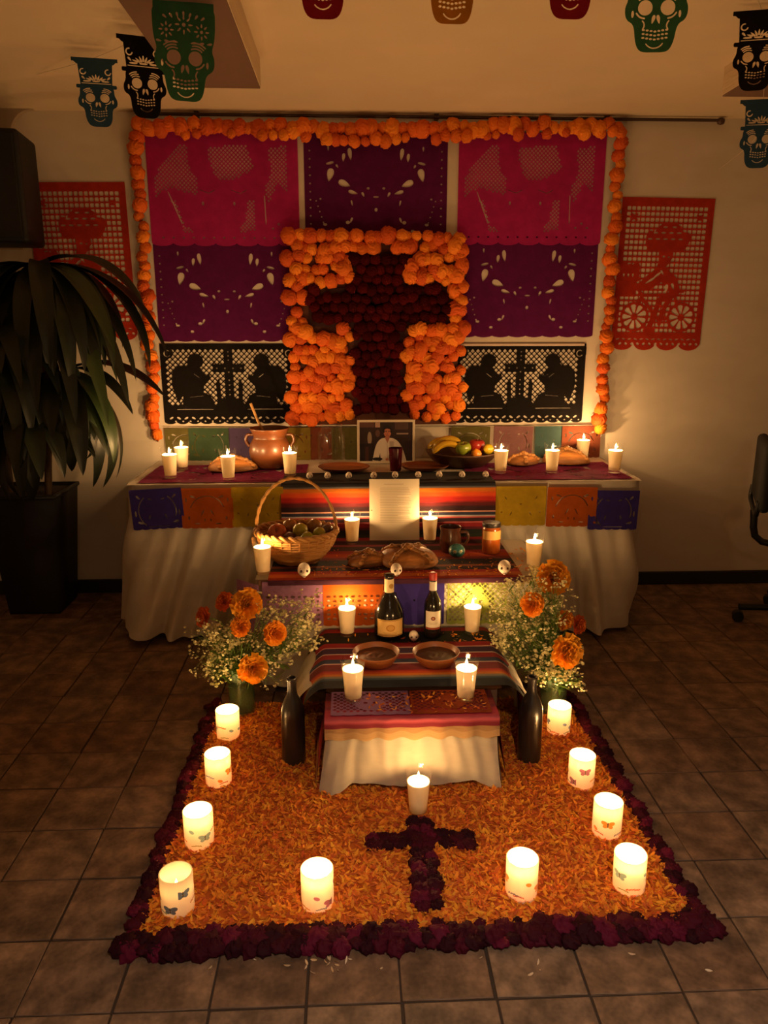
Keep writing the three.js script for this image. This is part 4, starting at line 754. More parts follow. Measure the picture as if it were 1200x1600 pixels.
// ---------------------------------------------------------------- framed photograph
{
  const t = thing('picture_frame', 'framed photograph of a dark haired man in a white shirt on the table', 'picture frame', [0.022, TH + 0.0045, 0.155]); t.rotation.x = -0.10;
  const W = 0.285, H = 0.215, fr = std([0.62, 0.52, 0.40], 0.5);
  part('frame', merge([rbox(W, 0.012, 0.014, 0.002, 0, H - 0.006, 0), rbox(W, 0.012, 0.014, 0.002, 0, 0.006, 0), rbox(0.012, H - 0.016, 0.014, 0.002, -W / 2 + 0.006, H / 2, 0), rbox(0.012, H - 0.016, 0.014, 0.002, W / 2 - 0.006, H / 2, 0)]), fr, t);
  const ph = canvasTex(320, 240, (c, w, h) => {
    c.fillStyle = '#2a1713'; c.fillRect(0, 0, w, h);
    const b = (x, y, rx, ry, col, r = 0) => { c.fillStyle = col; c.beginPath(); c.ellipse(x, y, rx, ry, r, 0, 7); c.fill(); };
    c.fillStyle = '#55352c'; c.fillRect(0, 0, 90, 34); c.fillStyle = '#a08070'; c.fillRect(95, 4, 30, 30); c.fillStyle = '#4a332e'; c.fillRect(212, 4, 80, 44); c.fillStyle = '#8a7468'; c.fillRect(222, 68, 70, 9);
    b(62, 100, 13, 40, '#8a7868'); c.fillStyle = '#1a0d0c'; c.fillRect(0, 130, 90, 110); c.fillStyle = '#3a1c18'; c.fillRect(36, 150, 20, 90); b(110, 70, 14, 22, '#5a3d34');
    // shirt, arms, neck, head, hair
    c.fillStyle = '#c9bcb0'; c.beginPath(); c.moveTo(78, 240); c.bezierCurveTo(92, 160, 100, 110, 142, 98); c.lineTo(192, 98); c.bezierCurveTo(240, 106, 262, 160, 282, 240); c.lineTo(240, 240); c.lineTo(226, 180); c.lineTo(220, 240); c.lineTo(128, 240); c.lineTo(124, 190); c.lineTo(112, 240); c.fill();
    c.fillStyle = '#a99a92'; c.fillRect(180, 118, 26, 34); c.strokeStyle = '#9a8c84'; c.lineWidth = 3; c.beginPath(); c.moveTo(166, 118); c.lineTo(168, 236); c.stroke();
    c.fillStyle = '#9c5f4c'; c.beginPath(); c.moveTo(150, 92); c.lineTo(184, 92); c.lineTo(168, 128); c.fill();
    b(168, 62, 23, 31, '#a8674f'); b(168, 40, 28, 20, '#150c0b'); b(146, 50, 7, 18, '#150c0b'); b(190, 50, 7, 18, '#150c0b'); b(168, 52, 18, 10, '#a8674f');
    b(160, 60, 3.5, 2, '#2a1410'); b(177, 60, 3.5, 2, '#2a1410'); b(168, 70, 3, 5, '#8e5340'); b(168, 81, 8, 2.5, '#6e3830'); c.fillStyle = '#20100e'; c.fillRect(153, 54, 12, 2.5); c.fillRect(171, 54, 12, 2.5);
    b(108, 225, 30, 10, '#161010'); b(165, 228, 9, 8, '#a8674f'); c.fillStyle = '#2c1428'; c.fillRect(176, 196, 46, 44);
  });
  const print = part('photo_print', new THREE.PlaneGeometry(W - 0.02, H - 0.02).translate(0, H / 2, 0.0032), std([1, 1, 1], 0.35, { map: ph }), t);
  part('back_board', box(W - 0.016, H - 0.016, 0.004, 0, H / 2, 0), std([0.1, 0.07, 0.05], 0.8), t);
  part('stand', box(0.05, H * 0.8, 0.004).translate(0, H * 0.36, 0).rotateX(-0.24).translate(0, 0.012, -0.012), std([0.1, 0.07, 0.05], 0.8), t);
}
// typed sheet of paper leaning against the table front
{
  const tx = canvasTex(512, 640, (c, w, h) => { c.fillStyle = '#f2ead8'; c.fillRect(0, 0, w, h); c.fillStyle = '#b9ad98'; c.fillRect(150, 50, 200, 5); for (let k = 0; k < 22; k++) { const L = k % 6 === 5 ? 180 : 290 + (k * 37) % 30; c.fillRect(110, 90 + k * 17, L, 4.5); } c.fillStyle = '#7a6a50'; c.beginPath(); c.arc(22, 325, 6, 0, 7); c.fill(); });
  const g = sheet(20, 24, (u, v) => { const y = 0.262 * (1 - v), x = (u - 0.5) * 0.215; return [x, y, 0.03 * v + 0.004 * Math.sin(u * 3) + 0.006 * v * v]; });
  const m = solo('paper_sheet', g, phys([0.74, 0.72, 0.67], 0.85, { map: tx, transmission: 0.15, thickness: 0 }), 'white typed sheet of paper leaning on the striped cloth behind the bread', 'paper sheet'); m.position.set(0.033, H2 + 0.0045, 0.674);
}

// ---------------------------------------------------------------- pottery, basket, bread, fruit
const clayTex = noiseTex(128, (x, y) => { const t = 0.85 + 0.3 * fbm(x * 5, y * 9, 6.1); return [t, t * 0.96, t * 0.9]; });
const clay = phys([0.21, 0.068, 0.020], 0.42, { map: clayTex, clearcoat: 0.45, clearcoatRoughness: 0.25 });
{
  const t = thing('clay_pot', 'round brown glazed clay pot on the table top with a spoon in it', 'pot', [-0.535, T - 0.001, 0.265]);
  part('body', lathe([[0, 0.002], [0.05, 0], [0.072, 0.012], [0.094, 0.05], [0.100, 0.082], [0.094, 0.115], [0.080, 0.142], [0.076, 0.150], [0.084, 0.172], [0.092, 0.186], [0.093, 0.192], [0.089, 0.193], [0.081, 0.18], [0.072, 0.150], [0.088, 0.11], [0.092, 0.08], [0.07, 0.03], [0, 0.015]], 44), clay, t);
  part('filling', lathe([[0, 0.112], [0.086, 0.110]], 30), std([0.05, 0.015, 0.008], 0.6), t);
  for (const s of [-1, 1]) part('handle', tube([V(s * 0.078, 0.160, 0.0), V(s * 0.104, 0.158, 0), V(s * 0.112, 0.132, 0), V(s * 0.098, 0.105, 0)], 0.008, 14, 8), clay, t);
  const w = thing('wooden_spoon', 'light wooden spoon handle leaning out of the brown clay pot', 'spoon', [-0.535, T, 0.265]);
  part('handle', tube([V(0.015, 0.115, 0.02), V(-0.04, 0.195, 0.0), V(-0.085, 0.305, -0.012)], 0.0062, 14, 8), std([0.50, 0.27, 0.09], 0.7), w);
  part('spoon_bowl', new THREE.SphereGeometry(0.022, 16, 10).scale(1, 0.5, 0.8).translate(0.02, 0.112, 0.022), std([0.50, 0.27, 0.09], 0.7), w);
}
const plateGeo = lathe([[0, 0.006], [0.07, 0.006], [0.088, 0.012], [0.104, 0.022], [0.106, 0.0205], [0.09, 0.007], [0.072, 0], [0, 0]], 44);
for (const [x, z, s, l] of [[-0.185, 0.352, 1.15, 'flat brown clay plate on the table top in front of the clear jar'], [0.195, 0.335, 1.1, 'flat brown clay plate on the table top in front of the fruit bowl']]) {
  const t = thing('clay_plate', l, 'plate', [x, T, z]); t.scale.set(s, 1, s * 0.85); part('dish', plateGeo, phys([0.32, 0.10, 0.03], 0.5, { map: clayTex, clearcoat: 0.25 }), t);
}
const bowlGeo = lathe([[0, 0.002], [0.04, 0], [0.058, 0.010], [0.074, 0.034], [0.080, 0.048], [0.077, 0.0495], [0.070, 0.036], [0.054, 0.014], [0, 0.008]], 44);
for (const [x, z, l] of [[-0.074, 1.505, 'shallow brown clay bowl of dark sauce on the low bench beside the left stool candle'], [0.127, 1.512, 'shallow brown clay bowl of dark sauce on the low bench beside the right stool candle']]) {
  const t = thing('clay_bowl', l, 'bowl', [x, H3 + 0.0022, z]); part('bowl', bowlGeo, clay, t);
  part('sauce', sheet(20, 20, (u, v) => { const a = u * 6.2832, r = 0.068 * v; return [r * Math.cos(a), 0.034 + 0.003 * noise.noise(r * 60 * Math.cos(a), r * 60 * Math.sin(a), 1), r * Math.sin(a)]; }), phys([0.035, 0.012, 0.005], 0.35), t);
}
// basket: coiled straw
const straw = phys([0.56, 0.27, 0.065], 0.6, { bumpMap: weaveBump, bumpScale: 0.002 });
const straw2 = phys([0.48, 0.21, 0.045], 0.6);
{
  const t = thing('fruit_basket', 'round woven straw basket with a tall hoop handle on the tall bench, full of fruit', 'basket', [-0.368, H2 + 0.0035, 0.985]); t.rotation.y = -0.1;
  const coils = [];
  for (let k = 0; k < 12; k++) {
    const y = 0.008 + k * 0.0098, r = 0.085 + 0.068 * Math.sin((k / 11) * Math.PI / 2) ;
    const pts = []; for (let i = 0; i < 40; i++) { const a = i / 40 * 6.2832; pts.push(V(Math.cos(a) * r * (1 + 0.012 * Math.cos(i * Math.PI + k)), y + 0.0015 * Math.sin(a * 10 + k * Math.PI), Math.sin(a) * r * 0.86)); }
    coils.push(tube(pts, 0.0062, 120, 6, true));
  }
  coils.push(lathe([[0, 0.006], [0.085, 0.006]], 30).scale(1, 1, 0.86));
  part('body', merge(coils), straw, t);
  const st = []; for (let i = 0; i < 28; i++) { const a = i / 28 * 6.2832; st.push(tube([0, 1, 2, 3].map((k) => { const f = k / 3, r = 0.086 + 0.074 * Math.sin(f * Math.PI / 2); return V(Math.cos(a) * r, 0.01 + f * 0.112, Math.sin(a) * r * 0.86); }), 0.0032, 8, 5)); }
  part('stake', merge(st), straw2, t);
  const rim = []; for (const s of [0, 1]) { const pts = []; for (let i = 0; i < 90; i++) { const a = i / 90 * 6.2832, w = a * 15 + s * Math.PI; pts.push(V(Math.cos(a) * (0.157 + 0.006 * Math.cos(w)), 0.124 + 0.006 * Math.sin(w), Math.sin(a) * (0.157 + 0.006 * Math.cos(w)) * 0.86)); } rim.push(tube(pts, 0.0075, 240, 6, true)); }
  part('rim', merge(rim), straw, t);
  const hd = []; for (const s of [0, 1]) { const pts = []; for (let i = 0; i <= 70; i++) { const f = i / 70, a = Math.PI * f, w = f * 44 + s * Math.PI; pts.push(V(Math.cos(a) * (0.158 + 0.003 * Math.cos(w)), 0.118 + Math.sin(a) * 0.215 + 0.003 * Math.sin(w), 0.003 * Math.sin(w + 1))); } hd.push(tube(pts, 0.0046, 160, 6)); }
  part('handle', merge(hd), straw, t);
}
const appleGeo = lathe([[0.002, 0.048], [0.008, 0.050], [0.016, 0.056], [0.026, 0.056], [0.034, 0.048], [0.037, 0.035], [0.034, 0.020], [0.026, 0.008], [0.016, 0.003], [0.007, 0.004], [0.002, 0.009]], 30);
appleGeo.translate(0, -0.030, 0);
const stemGeo = tube([V(0, 0.016, 0), V(0.001, 0.026, 0.001), V(0.004, 0.036, 0.001)], 0.0016, 6, 5);
const limeGeo = lathe([[0.0, 0.052], [0.003, 0.050], [0.010, 0.0465], [0.019, 0.040], [0.0235, 0.028], [0.022, 0.015], [0.014, 0.005], [0.005, 0.0015], [0, 0.0]], 26);
limeGeo.translate(0, -0.026, 0);
const fruitTex = noiseTex(128, (x, y) => { const t = 0.86 + 0.22 * fbm(x * 4, y * 6, 8.8); return [t, t, t]; });
const skin = (c) => phys(c, 0.32, { map: fruitTex, clearcoat: 0.3, clearcoatRoughness: 0.2 });
function fruit(name, cat, label, geo, c, [x, y, z], s, rot) {
  const t = thing(name, label, cat, [x, y, z]); t.scale.setScalar(s); t.rotation.set(...rot);
  part('flesh', geo, skin(c), t); if (geo === appleGeo) part('stem', stemGeo, wood, t); return t;
}
const B = H2 + 0.122;
fruit('apple', 'apple', 'orange red apple with its stem hollow in view at the left of the basket', appleGeo, [0.66, 0.13, 0.020], [-0.440, B, 1.000], 1.0, [0.75, 0.2, 0.2]);
fruit('lime', 'lime', 'large yellow green lime in the middle of the basket', limeGeo, [0.60, 0.52, 0.035], [-0.352, B + 0.012, 1.010], 1.25, [1.2, 0.3, 1.0]);
fruit('lime', 'lime', 'green lime at the front of the basket, lowest of the three limes', limeGeo, [0.46, 0.49, 0.03], [-0.322, B - 0.004, 1.060], 1.05, [0.2, 0.3, 1.4]);
fruit('lime', 'lime', 'green lime at the right of the basket fruit', limeGeo, [0.48, 0.48, 0.03], [-0.278, B + 0.002, 1.022], 1.05, [0.9, 0.9, 1.2]);
fruit('tejocote', 'fruit', 'dull orange fruit at the back of the basket', limeGeo, [0.45, 0.17, 0.02], [-0.400, B + 0.004, 0.912], 1.3, [1.2, 0.6, 0.4]);
fruit('tejocote', 'fruit', 'brownish orange fruit at the back right of the basket', limeGeo, [0.40, 0.17, 0.025], [-0.300, B + 0.008, 0.930], 1.3, [0.6, 0.2, 0.9]);
fruit('plum', 'plum', 'dark red plum between the apple and the large lime', limeGeo, [0.12, 0.02, 0.02], [-0.392, B - 0.010, 1.045], 1.1, [1.2, 0, 0.2]);
fruit('plum', 'plum', 'dark brown plum at the right rear rim of the basket', limeGeo, [0.10, 0.03, 0.02], [-0.250, B, 0.970], 1.1, [1.2, 0, 0.4]);
fruit('plum', 'plum', 'dark plum in the basket behind the large lime', limeGeo, [0.13, 0.03, 0.02], [-0.352, B - 0.002, 0.955], 1.2, [0.4, 0, 0.6]);
// wooden bowl of fruit on the table
{
  const t = thing('wooden_bowl', 'wide dark wooden bowl of fruit on the table top, right of the photograph', 'bowl', [0.388, T - 0.004, 0.215]);
  part('bowl', lathe([[0, 0.002], [0.09, 0], [0.115, 0.006], [0.150, 0.034], [0.172, 0.064], [0.174, 0.071], [0.168, 0.072], [0.145, 0.045], [0.11, 0.02], [0, 0.014]], 48), std([0.085, 0.036, 0.018], 0.6, { map: clayTex }), t);
  const y = T + 0.030;
  const banana = (bend) => { const pts = []; for (let i = 0; i <= 10; i++) { const a = -1.0 + i * 0.2; pts.push(V(Math.sin(a) * 0.085, -Math.cos(a) * 0.085 * bend + 0.08, 0.0)); } const g = tube(pts, 1, 20, 8); const p = g.attributes.position; const c = new THREE.CatmullRomCurve3(pts); for (let i = 0; i < p.count; i++) { const ring = Math.floor(i / 9), f = ring / 20, o = c.getPointAt(Math.min(1, f)), r = 0.016 * Math.min(1, 0.25 + Math.sin(Math.PI * f) * 1.4) * (f > 0.93 ? 0.55 : 1); p.setXYZ(i, o.x + (p.getX(i) - o.x) * r, o.y + (p.getY(i) - o.y) * r, o.z + (p.getZ(i) - o.z) * r); } g.computeVertexNormals(); return g; };
  const bg = banana(1), tip = new THREE.SphereGeometry(0.006, 8, 6);
  for (const [dx, dy, dz, ry, l] of [[-0.085, 0.055, 0.03, 0.25, 'yellow banana at the front left of the fruit bowl'], [-0.075, 0.072, -0.015, 0.05, 'yellow banana on top at the left of the fruit bowl'], [-0.095, 0.060, -0.055, -0.2, 'yellow banana at the back left of the fruit bowl']]) {
    const b = thing('banana', l, 'banana', [0.388 + dx, y + dy - 0.03, 0.215 + dz], ry); b.rotation.z = Math.PI + 0.15; b.position.y += 0.045; part('peel', bg, skin([0.62, 0.36, 0.02]), b); part('tip', tip, wood, b).position.set(Math.sin(1) * 0.085, -Math.cos(1) * 0.085 + 0.08, 0);
  }
  fruit('apple', 'apple', 'green apple in the middle of the fruit bowl', appleGeo, [0.30, 0.36, 0.03], [0.392, y + 0.050, 0.235], 1.05, [0.2, 0, 0.1]);
  fruit('apple', 'apple', 'red apple at the right back of the fruit bowl', appleGeo, [0.48, 0.03, 0.02], [0.468, y + 0.054, 0.175], 1.1, [0.1, 1, -0.1]);
  fruit('lemon', 'lemon', 'yellow lemon at the right of the fruit bowl', limeGeo, [0.66, 0.46, 0.02], [0.512, y + 0.048, 0.245], 1.1, [0.2, 0.5, 1.5]);
  fruit('tangerine', 'tangerine', 'small orange tangerine at the front rim of the fruit bowl', limeGeo, [0.66, 0.22, 0.015], [0.447, y + 0.032, 0.292], 1.1, [0.1, 0, 0.1]);
}
// bread of the dead: dome with bone shaped strips
const crustTex = noiseTex(128, (x, y) => { const t = 0.72 + 0.5 * fbm(x * 4, y * 4, 2.8) + 0.12 * fbm(x * 24, y * 24, 1.1, 2); return [t, t * 0.93, t * 0.82]; });
const crust = phys([0.66, 0.31, 0.10], 0.55, { map: crustTex, bumpMap: crustTex, bumpScale: 0.004, clearcoat: 0.15 });
const crustPale = phys([0.72, 0.38, 0.14], 0.6, { map: crustTex, bumpMap: crustTex, bumpScale: 0.003 });
function bread(label, pos, rx, ry, rz, turn, tilt = 0) {
  const t = thing('bread_loaf', label, 'bread', pos, turn); t.rotation.order = 'YXZ'; t.rotation.x = tilt;
  const dome = (a, r) => [rx * Math.cos(a) * r, ry * Math.pow(Math.max(0, 1 - r * r), 0.55) , rz * Math.sin(a) * r];
  part('loaf', sheet(36, 14, (u, v) => { const a = u * 6.2832, e = 1 + 0.04 * noise.noise(Math.cos(a) * 2, Math.sin(a) * 2, rx * 40); if (v < 0.72) { const r = Math.sin(v / 0.72 * Math.PI / 2); const d = dome(a, r * 0.999); return [d[0] * e, d[1] * 0.86 + ry * 0.14, d[2] * e]; } const f = (v - 0.72) / 0.28; return [rx * e * (1 - 0.12 * f * f) * Math.cos(a) * (f > 0.95 ? 0 : 1), ry * 0.14 * (1 - f), rz * e * (1 - 0.12 * f * f) * Math.sin(a) * (f > 0.95 ? 0 : 1)]; }), crust, t);
  for (let k = 0; k < 4; k++) {
    const a = k * Math.PI / 2 + 0.5, pts = [0.16, 0.4, 0.62, 0.82, 0.95].map((r) => { const d = dome(a, r); return V(d[0], d[1] * 0.86 + ry * 0.14 + 0.002, d[2]); });
    const knob = pts.map((p, i) => new THREE.SphereGeometry(i % 2 ? 0.0085 : 0.0125, 10, 8).translate(p.x, p.y, p.z));
    part('bone_strip', merge([tube(pts, 0.0085, 16, 8), ...knob]), crustPale, t);
  }
  part('top_ball', new THREE.SphereGeometry(0.016, 14, 10).translate(0, ry * 0.97 + 0.006, 0), crustPale, t);
}
bread('smaller oval bread loaf lying to the left on the tall bench before the paper', [-0.088, H2 + 0.0035, 1.035], 0.082, 0.045, 0.062, 0.2);
bread('large crusty bread loaf leaning over the smaller one before the paper', [0.066, H2 + 0.012, 1.045], 0.118, 0.062, 0.085, -0.2, 0.18);
bread('rounded bread loaf behind a glass candle on the left of the table', [-0.705, TH + 0.010, 0.33], 0.115, 0.060, 0.075, 0.1);
bread('oval bread loaf on the right of the table near the back candle', [0.905, TH + 0.010, 0.215], 0.115, 0.068, 0.075, -0.25);
bread('flat bread loaf in shadow behind the candle at the fruit bowl', [0.69, TH + 0.010, 0.225], 0.085, 0.045, 0.065, 0.6);
// mug, jar, painted ornament
{
  const t = thing('clay_mug', 'dark brown glazed clay mug with a handle on the tall bench, right of the candle', 'mug', [0.252, H2 + 0.0035, 0.885]);
  const mg = phys([0.075, 0.026, 0.014], 0.22, { clearcoat: 0.7, clearcoatRoughness: 0.1 });
  part('body', lathe([[0, 0.002], [0.032, 0], [0.040, 0.008], [0.045, 0.035], [0.043, 0.065], [0.040, 0.085], [0.044, 0.106], [0.0425, 0.1065], [0.037, 0.085], [0.040, 0.04], [0.034, 0.012], [0, 0.008]], 36), mg, t);
  part('handle', tube([V(0.042, 0.082, 0), V(0.066, 0.082, 0.004), V(0.072, 0.055, 0.006), V(0.060, 0.032, 0.004), V(0.043, 0.030, 0)], 0.006, 20, 8), mg, t);
  const j = thing('honey_jar', 'tall amber glass jar with a black lid and golden label on the tall bench', 'jar', [0.416, H2 + 0.0035, 0.905]);
  part('body', lathe([[0, 0.001], [0.034, 0], [0.038, 0.006], [0.038, 0.096], [0.033, 0.108], [0.031, 0.114]], 34), phys([0.50, 0.13, 0.02], 0.2, { clearcoat: 0.8, clearcoatRoughness: 0.05, map: clayTex }), j);
  part('label', sheet(24, 4, (u, v) => { const a = (u - 0.5) * 2.4; return [0.0386 * Math.sin(a), 0.098 - 0.036 * v, 0.0386 * Math.cos(a)]; }), std([0.72, 0.42, 0.12], 0.45), j);
  part('lid', lathe([[0.0, 0.128], [0.036, 0.128], [0.0375, 0.126], [0.0375, 0.112], [0.034, 0.111]], 34), std([0.018, 0.014, 0.012], 0.4), j);
  const o = thing('painted_ornament', 'small round teal and white painted ornament in front of the brown mug', 'ornament', [0.268, H2 + 0.0035, 0.965]);
  const om = canvasTex(256, 128, (c, w, h) => { c.fillStyle = '#2c6a68'; c.fillRect(0, 0, w, h); for (let i = 0; i < 8; i++) { const x = 16 + i * 32; for (let k = 0; k < 6; k++) { const a = k / 6 * 6.283; c.fillStyle = '#bcd0c4'; c.beginPath(); c.ellipse(x + Math.cos(a) * 8, 58 + Math.sin(a) * 8, 5, 3, a, 0, 7); c.fill(); } c.fillStyle = '#d8b040'; c.beginPath(); c.arc(x, 58, 4, 0, 7); c.fill(); c.fillStyle = '#16403f'; c.fillRect(x - 12, 84, 24, 5); } });
  part('ball', new THREE.SphereGeometry(0.033, 28, 18).scale(1, 0.85, 1).translate(0, 0.028, 0), phys([1, 1, 1], 0.3, { map: om, clearcoat: 0.6 }), o);
}
// sugar skulls
const sugar = phys([0.80, 0.70, 0.58], 0.7), socket = std([0.06, 0.02, 0.02], 0.9), hatred = std([0.45, 0.05, 0.03], 0.7);
function makeSkull(label, group) {                             // unit: about 1 tall
  const t = thing('sugar_skull', label, 'sugar skull', [0, 0, 0], 0, group);
  const c = part('cranium', sheet(22, 16, (u, v) => { const a = u * 6.2832, b = v * Math.PI; const jaw = v > 0.6 ? 1 - 0.42 * Math.min(1, (v - 0.6) / 0.22) : 1; const face = Math.cos(a - Math.PI / 2) > 0 && v > 0.55 ? 1.1 : 1; return [0.42 * Math.sin(b) * Math.cos(a) * jaw, 0.5 + 0.5 * Math.cos(b), 0.46 * Math.sin(b) * Math.sin(a) * (v > 0.6 ? 0.92 : 1) * face]; }), sugar, t);
  for (const s of [-1, 1]) part('eye_socket', new THREE.SphereGeometry(0.105, 12, 8).scale(1, 1.05, 0.5).translate(s * 0.165, 0.53, 0.385), socket, c);
  part('nose', new THREE.ConeGeometry(0.05, 0.1, 3).scale(1, 1, 0.5).translate(0, 0.37, 0.43), socket, c);
  part('mouth', merge([-2, -1, 0, 1, 2].map((k) => box(0.012, 0.09, 0.03, k * 0.055, 0.19, 0.405 - Math.abs(k) * 0.012)).concat([box(0.28, 0.014, 0.03, 0, 0.19, 0.40)])), socket, c);
  part('brow_dots', merge([-2, -1, 0, 1, 2].map((k) => new THREE.SphereGeometry(0.03, 8, 6).translate(k * 0.11, 0.76 - Math.abs(k) * 0.02, 0.385 - Math.abs(k) * 0.035))), hatred, c);
  return t;
}
const sk = makeSkull('white sugar skull at the left front edge of the tall bench, below the basket');
sk.scale.setScalar(0.056); sk.position.set(-0.329, H2 + 0.003, 1.185); sk.rotation.y = 0.1;
const s2 = dup(sk, 'white sugar skull at the right front edge of the tall bench near the flowers', [0.416, H2 + 0.003, 1.185], -0.15);
const s3 = dup(sk, 'small white sugar skull standing between the two bottles on the low bench', [0.068, H3 + 0.0022, 1.318], 0); s3.scale.setScalar(0.041);
const s4 = dup(sk, 'pinkish sugar skull half hidden behind the neck of the squat bottle', [0.012, H2 + 0.003, 1.186], 0.2); s4.scale.setScalar(0.05);
[-0.335, -0.255, -0.162, -0.052, 0.043, 0.145, 0.239, 0.340, 0.445].forEach((x, i) => {
  const spot = ['first from the left, just right of the candle by the clay pot', 'second from the left, above the basket handle', 'third from the left, before the first plate', 'fourth from the left, above the left corner of the paper', 'fifth from the left, below the dark red glass', 'sixth from the left, above the right corner of the paper', 'seventh from the left, before the second plate', 'eighth from the left, below the fruit bowl', 'last at the right, beside the candle by the fruit bowl'][i];
  const s = dup(sk, `tiny white sugar skull in the row on the table edge, ${spot}`.split(' ').slice(0, 16).join(' '), [x, T + 0.0002, 0.565 + rr(-0.006, 0.006)], rr(-0.2, 0.2)); s.scale.setScalar(0.034); s.userData.group = 'tiny sugar skulls on the table edge';
});

// ---------------------------------------------------------------- vases of marigolds and baby's breath
function bloom(k, rings = 6) {                                  // ruffled marigold of real petals, radius about 1, facing +y
  const gs = [];
  for (let j = 0; j < rings; j++) {
    const f = j / (rings - 1), n = Math.round(16 - 9 * f), tilt = 0.12 + 1.28 * f, len = 1.0 - 0.42 * f;
    for (let i = 0; i < n; i++) {
      const a = (i + (j % 2) * 0.5 + rr(-0.15, 0.15)) / n * 6.2832, w = 0.33 * rr(0.85, 1.2), L = len * rr(0.88, 1.08), ph = rr(0, 6);
      const g = sheet(4, 3, (u, v) => { const x = (u - 0.5) * w * (0.5 + 1.1 * v) , r = L * v, c = 0.22 * v * v; return [x, 0.06 * Math.sin(u * 9 + ph) * v + c * 0.6, r]; });
      g.rotateX(-tilt + rr(-0.12, 0.12)).rotateY(a).translate(0, 0.10 * f + 0.05, 0); gs.push(g);
    }
  }
  return merge(gs);
}
const blooms = [bloom(0), bloom(1), bloom(2, 5)];
const calyx = lathe([[0, -0.28], [0.12, -0.22], [0.26, 0.02], [0.3, 0.12], [0, 0.12]], 12);
const bloomMats = [[0.92, 0.42, 0.014], [0.90, 0.34, 0.010], [0.78, 0.18, 0.008]].map((c) => phys(c, 0.7, { transmission: 0.15, thickness: 0, side: THREE.DoubleSide }));
const stemMat = phys([0.12, 0.20, 0.03], 0.6), leafMat = phys([0.13, 0.22, 0.035], 0.6, { transmission: 0.25, thickness: 0, side: THREE.DoubleSide }), tinyWhite = phys([0.72, 0.66, 0.36], 0.7, { transmission: 0.2, thickness: 0 });
const vaseGlass = phys([0.62, 0.78, 0.55], 0.06, { transmission: 0.92, thickness: 0, ior: 1.45 });
const waterMat = phys([0.45, 0.55, 0.30], 0.08, { transmission: 0.8, thickness: 0, ior: 1.33 });
function vase(x, z, h, label) {
  const t = thing('flower_vase', label, 'vase', [x, 0.012, z]);
  part('glass', lathe([[0, 0.003], [0.040, 0], [0.046, 0.004], [0.048, 0.02], [0.047, 0.07], [0.049, h * 0.8], [0.055, h], [0.0535, h], [0.047, h * 0.8], [0.0445, 0.07], [0.045, 0.016], [0, 0.012]], 36), vaseGlass, t);
  part('water', lathe([[0, 0.0135], [0.0435, 0.0135], [0.0435, h * 0.55], [0, h * 0.55]], 30), waterMat, t);
}
function marigold(k, mat, [x, y, z], dir, r, foot, label) {     // bloom with its stem down into the vase
  const t = thing('marigold', label, 'flower', [x, y, z]);
  const q = new THREE.Quaternion().setFromUnitVectors(V(0, 1, 0), V(...dir).normalize());
  const b = part('bloom', blooms[k % 3], mat, t); b.scale.setScalar(r); b.quaternion.copy(q); b.rotateY(k * 1.7);
  const c = part('calyx', calyx, stemMat, t); c.scale.setScalar(r); c.quaternion.copy(q);
  const d = V(...dir).normalize(), f = V(foot[0] - x, foot[1] - y, foot[2] - z);
  part('stem', tube([d.clone().multiplyScalar(-0.25 * r), d.clone().multiplyScalar(-0.07).add(V(0, -0.02, 0)), f.clone().multiplyScalar(0.62).add(V(0, 0.0, 0)), f], 0.0024, 18, 6), stemMat, t);
  const lf = []; for (let i = 0; i < 3; i++) { const s = 0.35 + 0.13 * i, a = i * 2.1 + k; lf.push(sheet(3, 6, (u, v) => [(u - 0.5) * 0.016 * Math.sin(Math.PI * (0.06 + 0.9 * v)), 0.016 * v * (1 - v), 0.055 * v]).rotateX(-0.3).rotateY(a).translate(f.x * s * 0.95, f.y * s * 0.95, f.z * s * 0.95)); }
  part('leaf', merge(lf), leafMat, t);
}
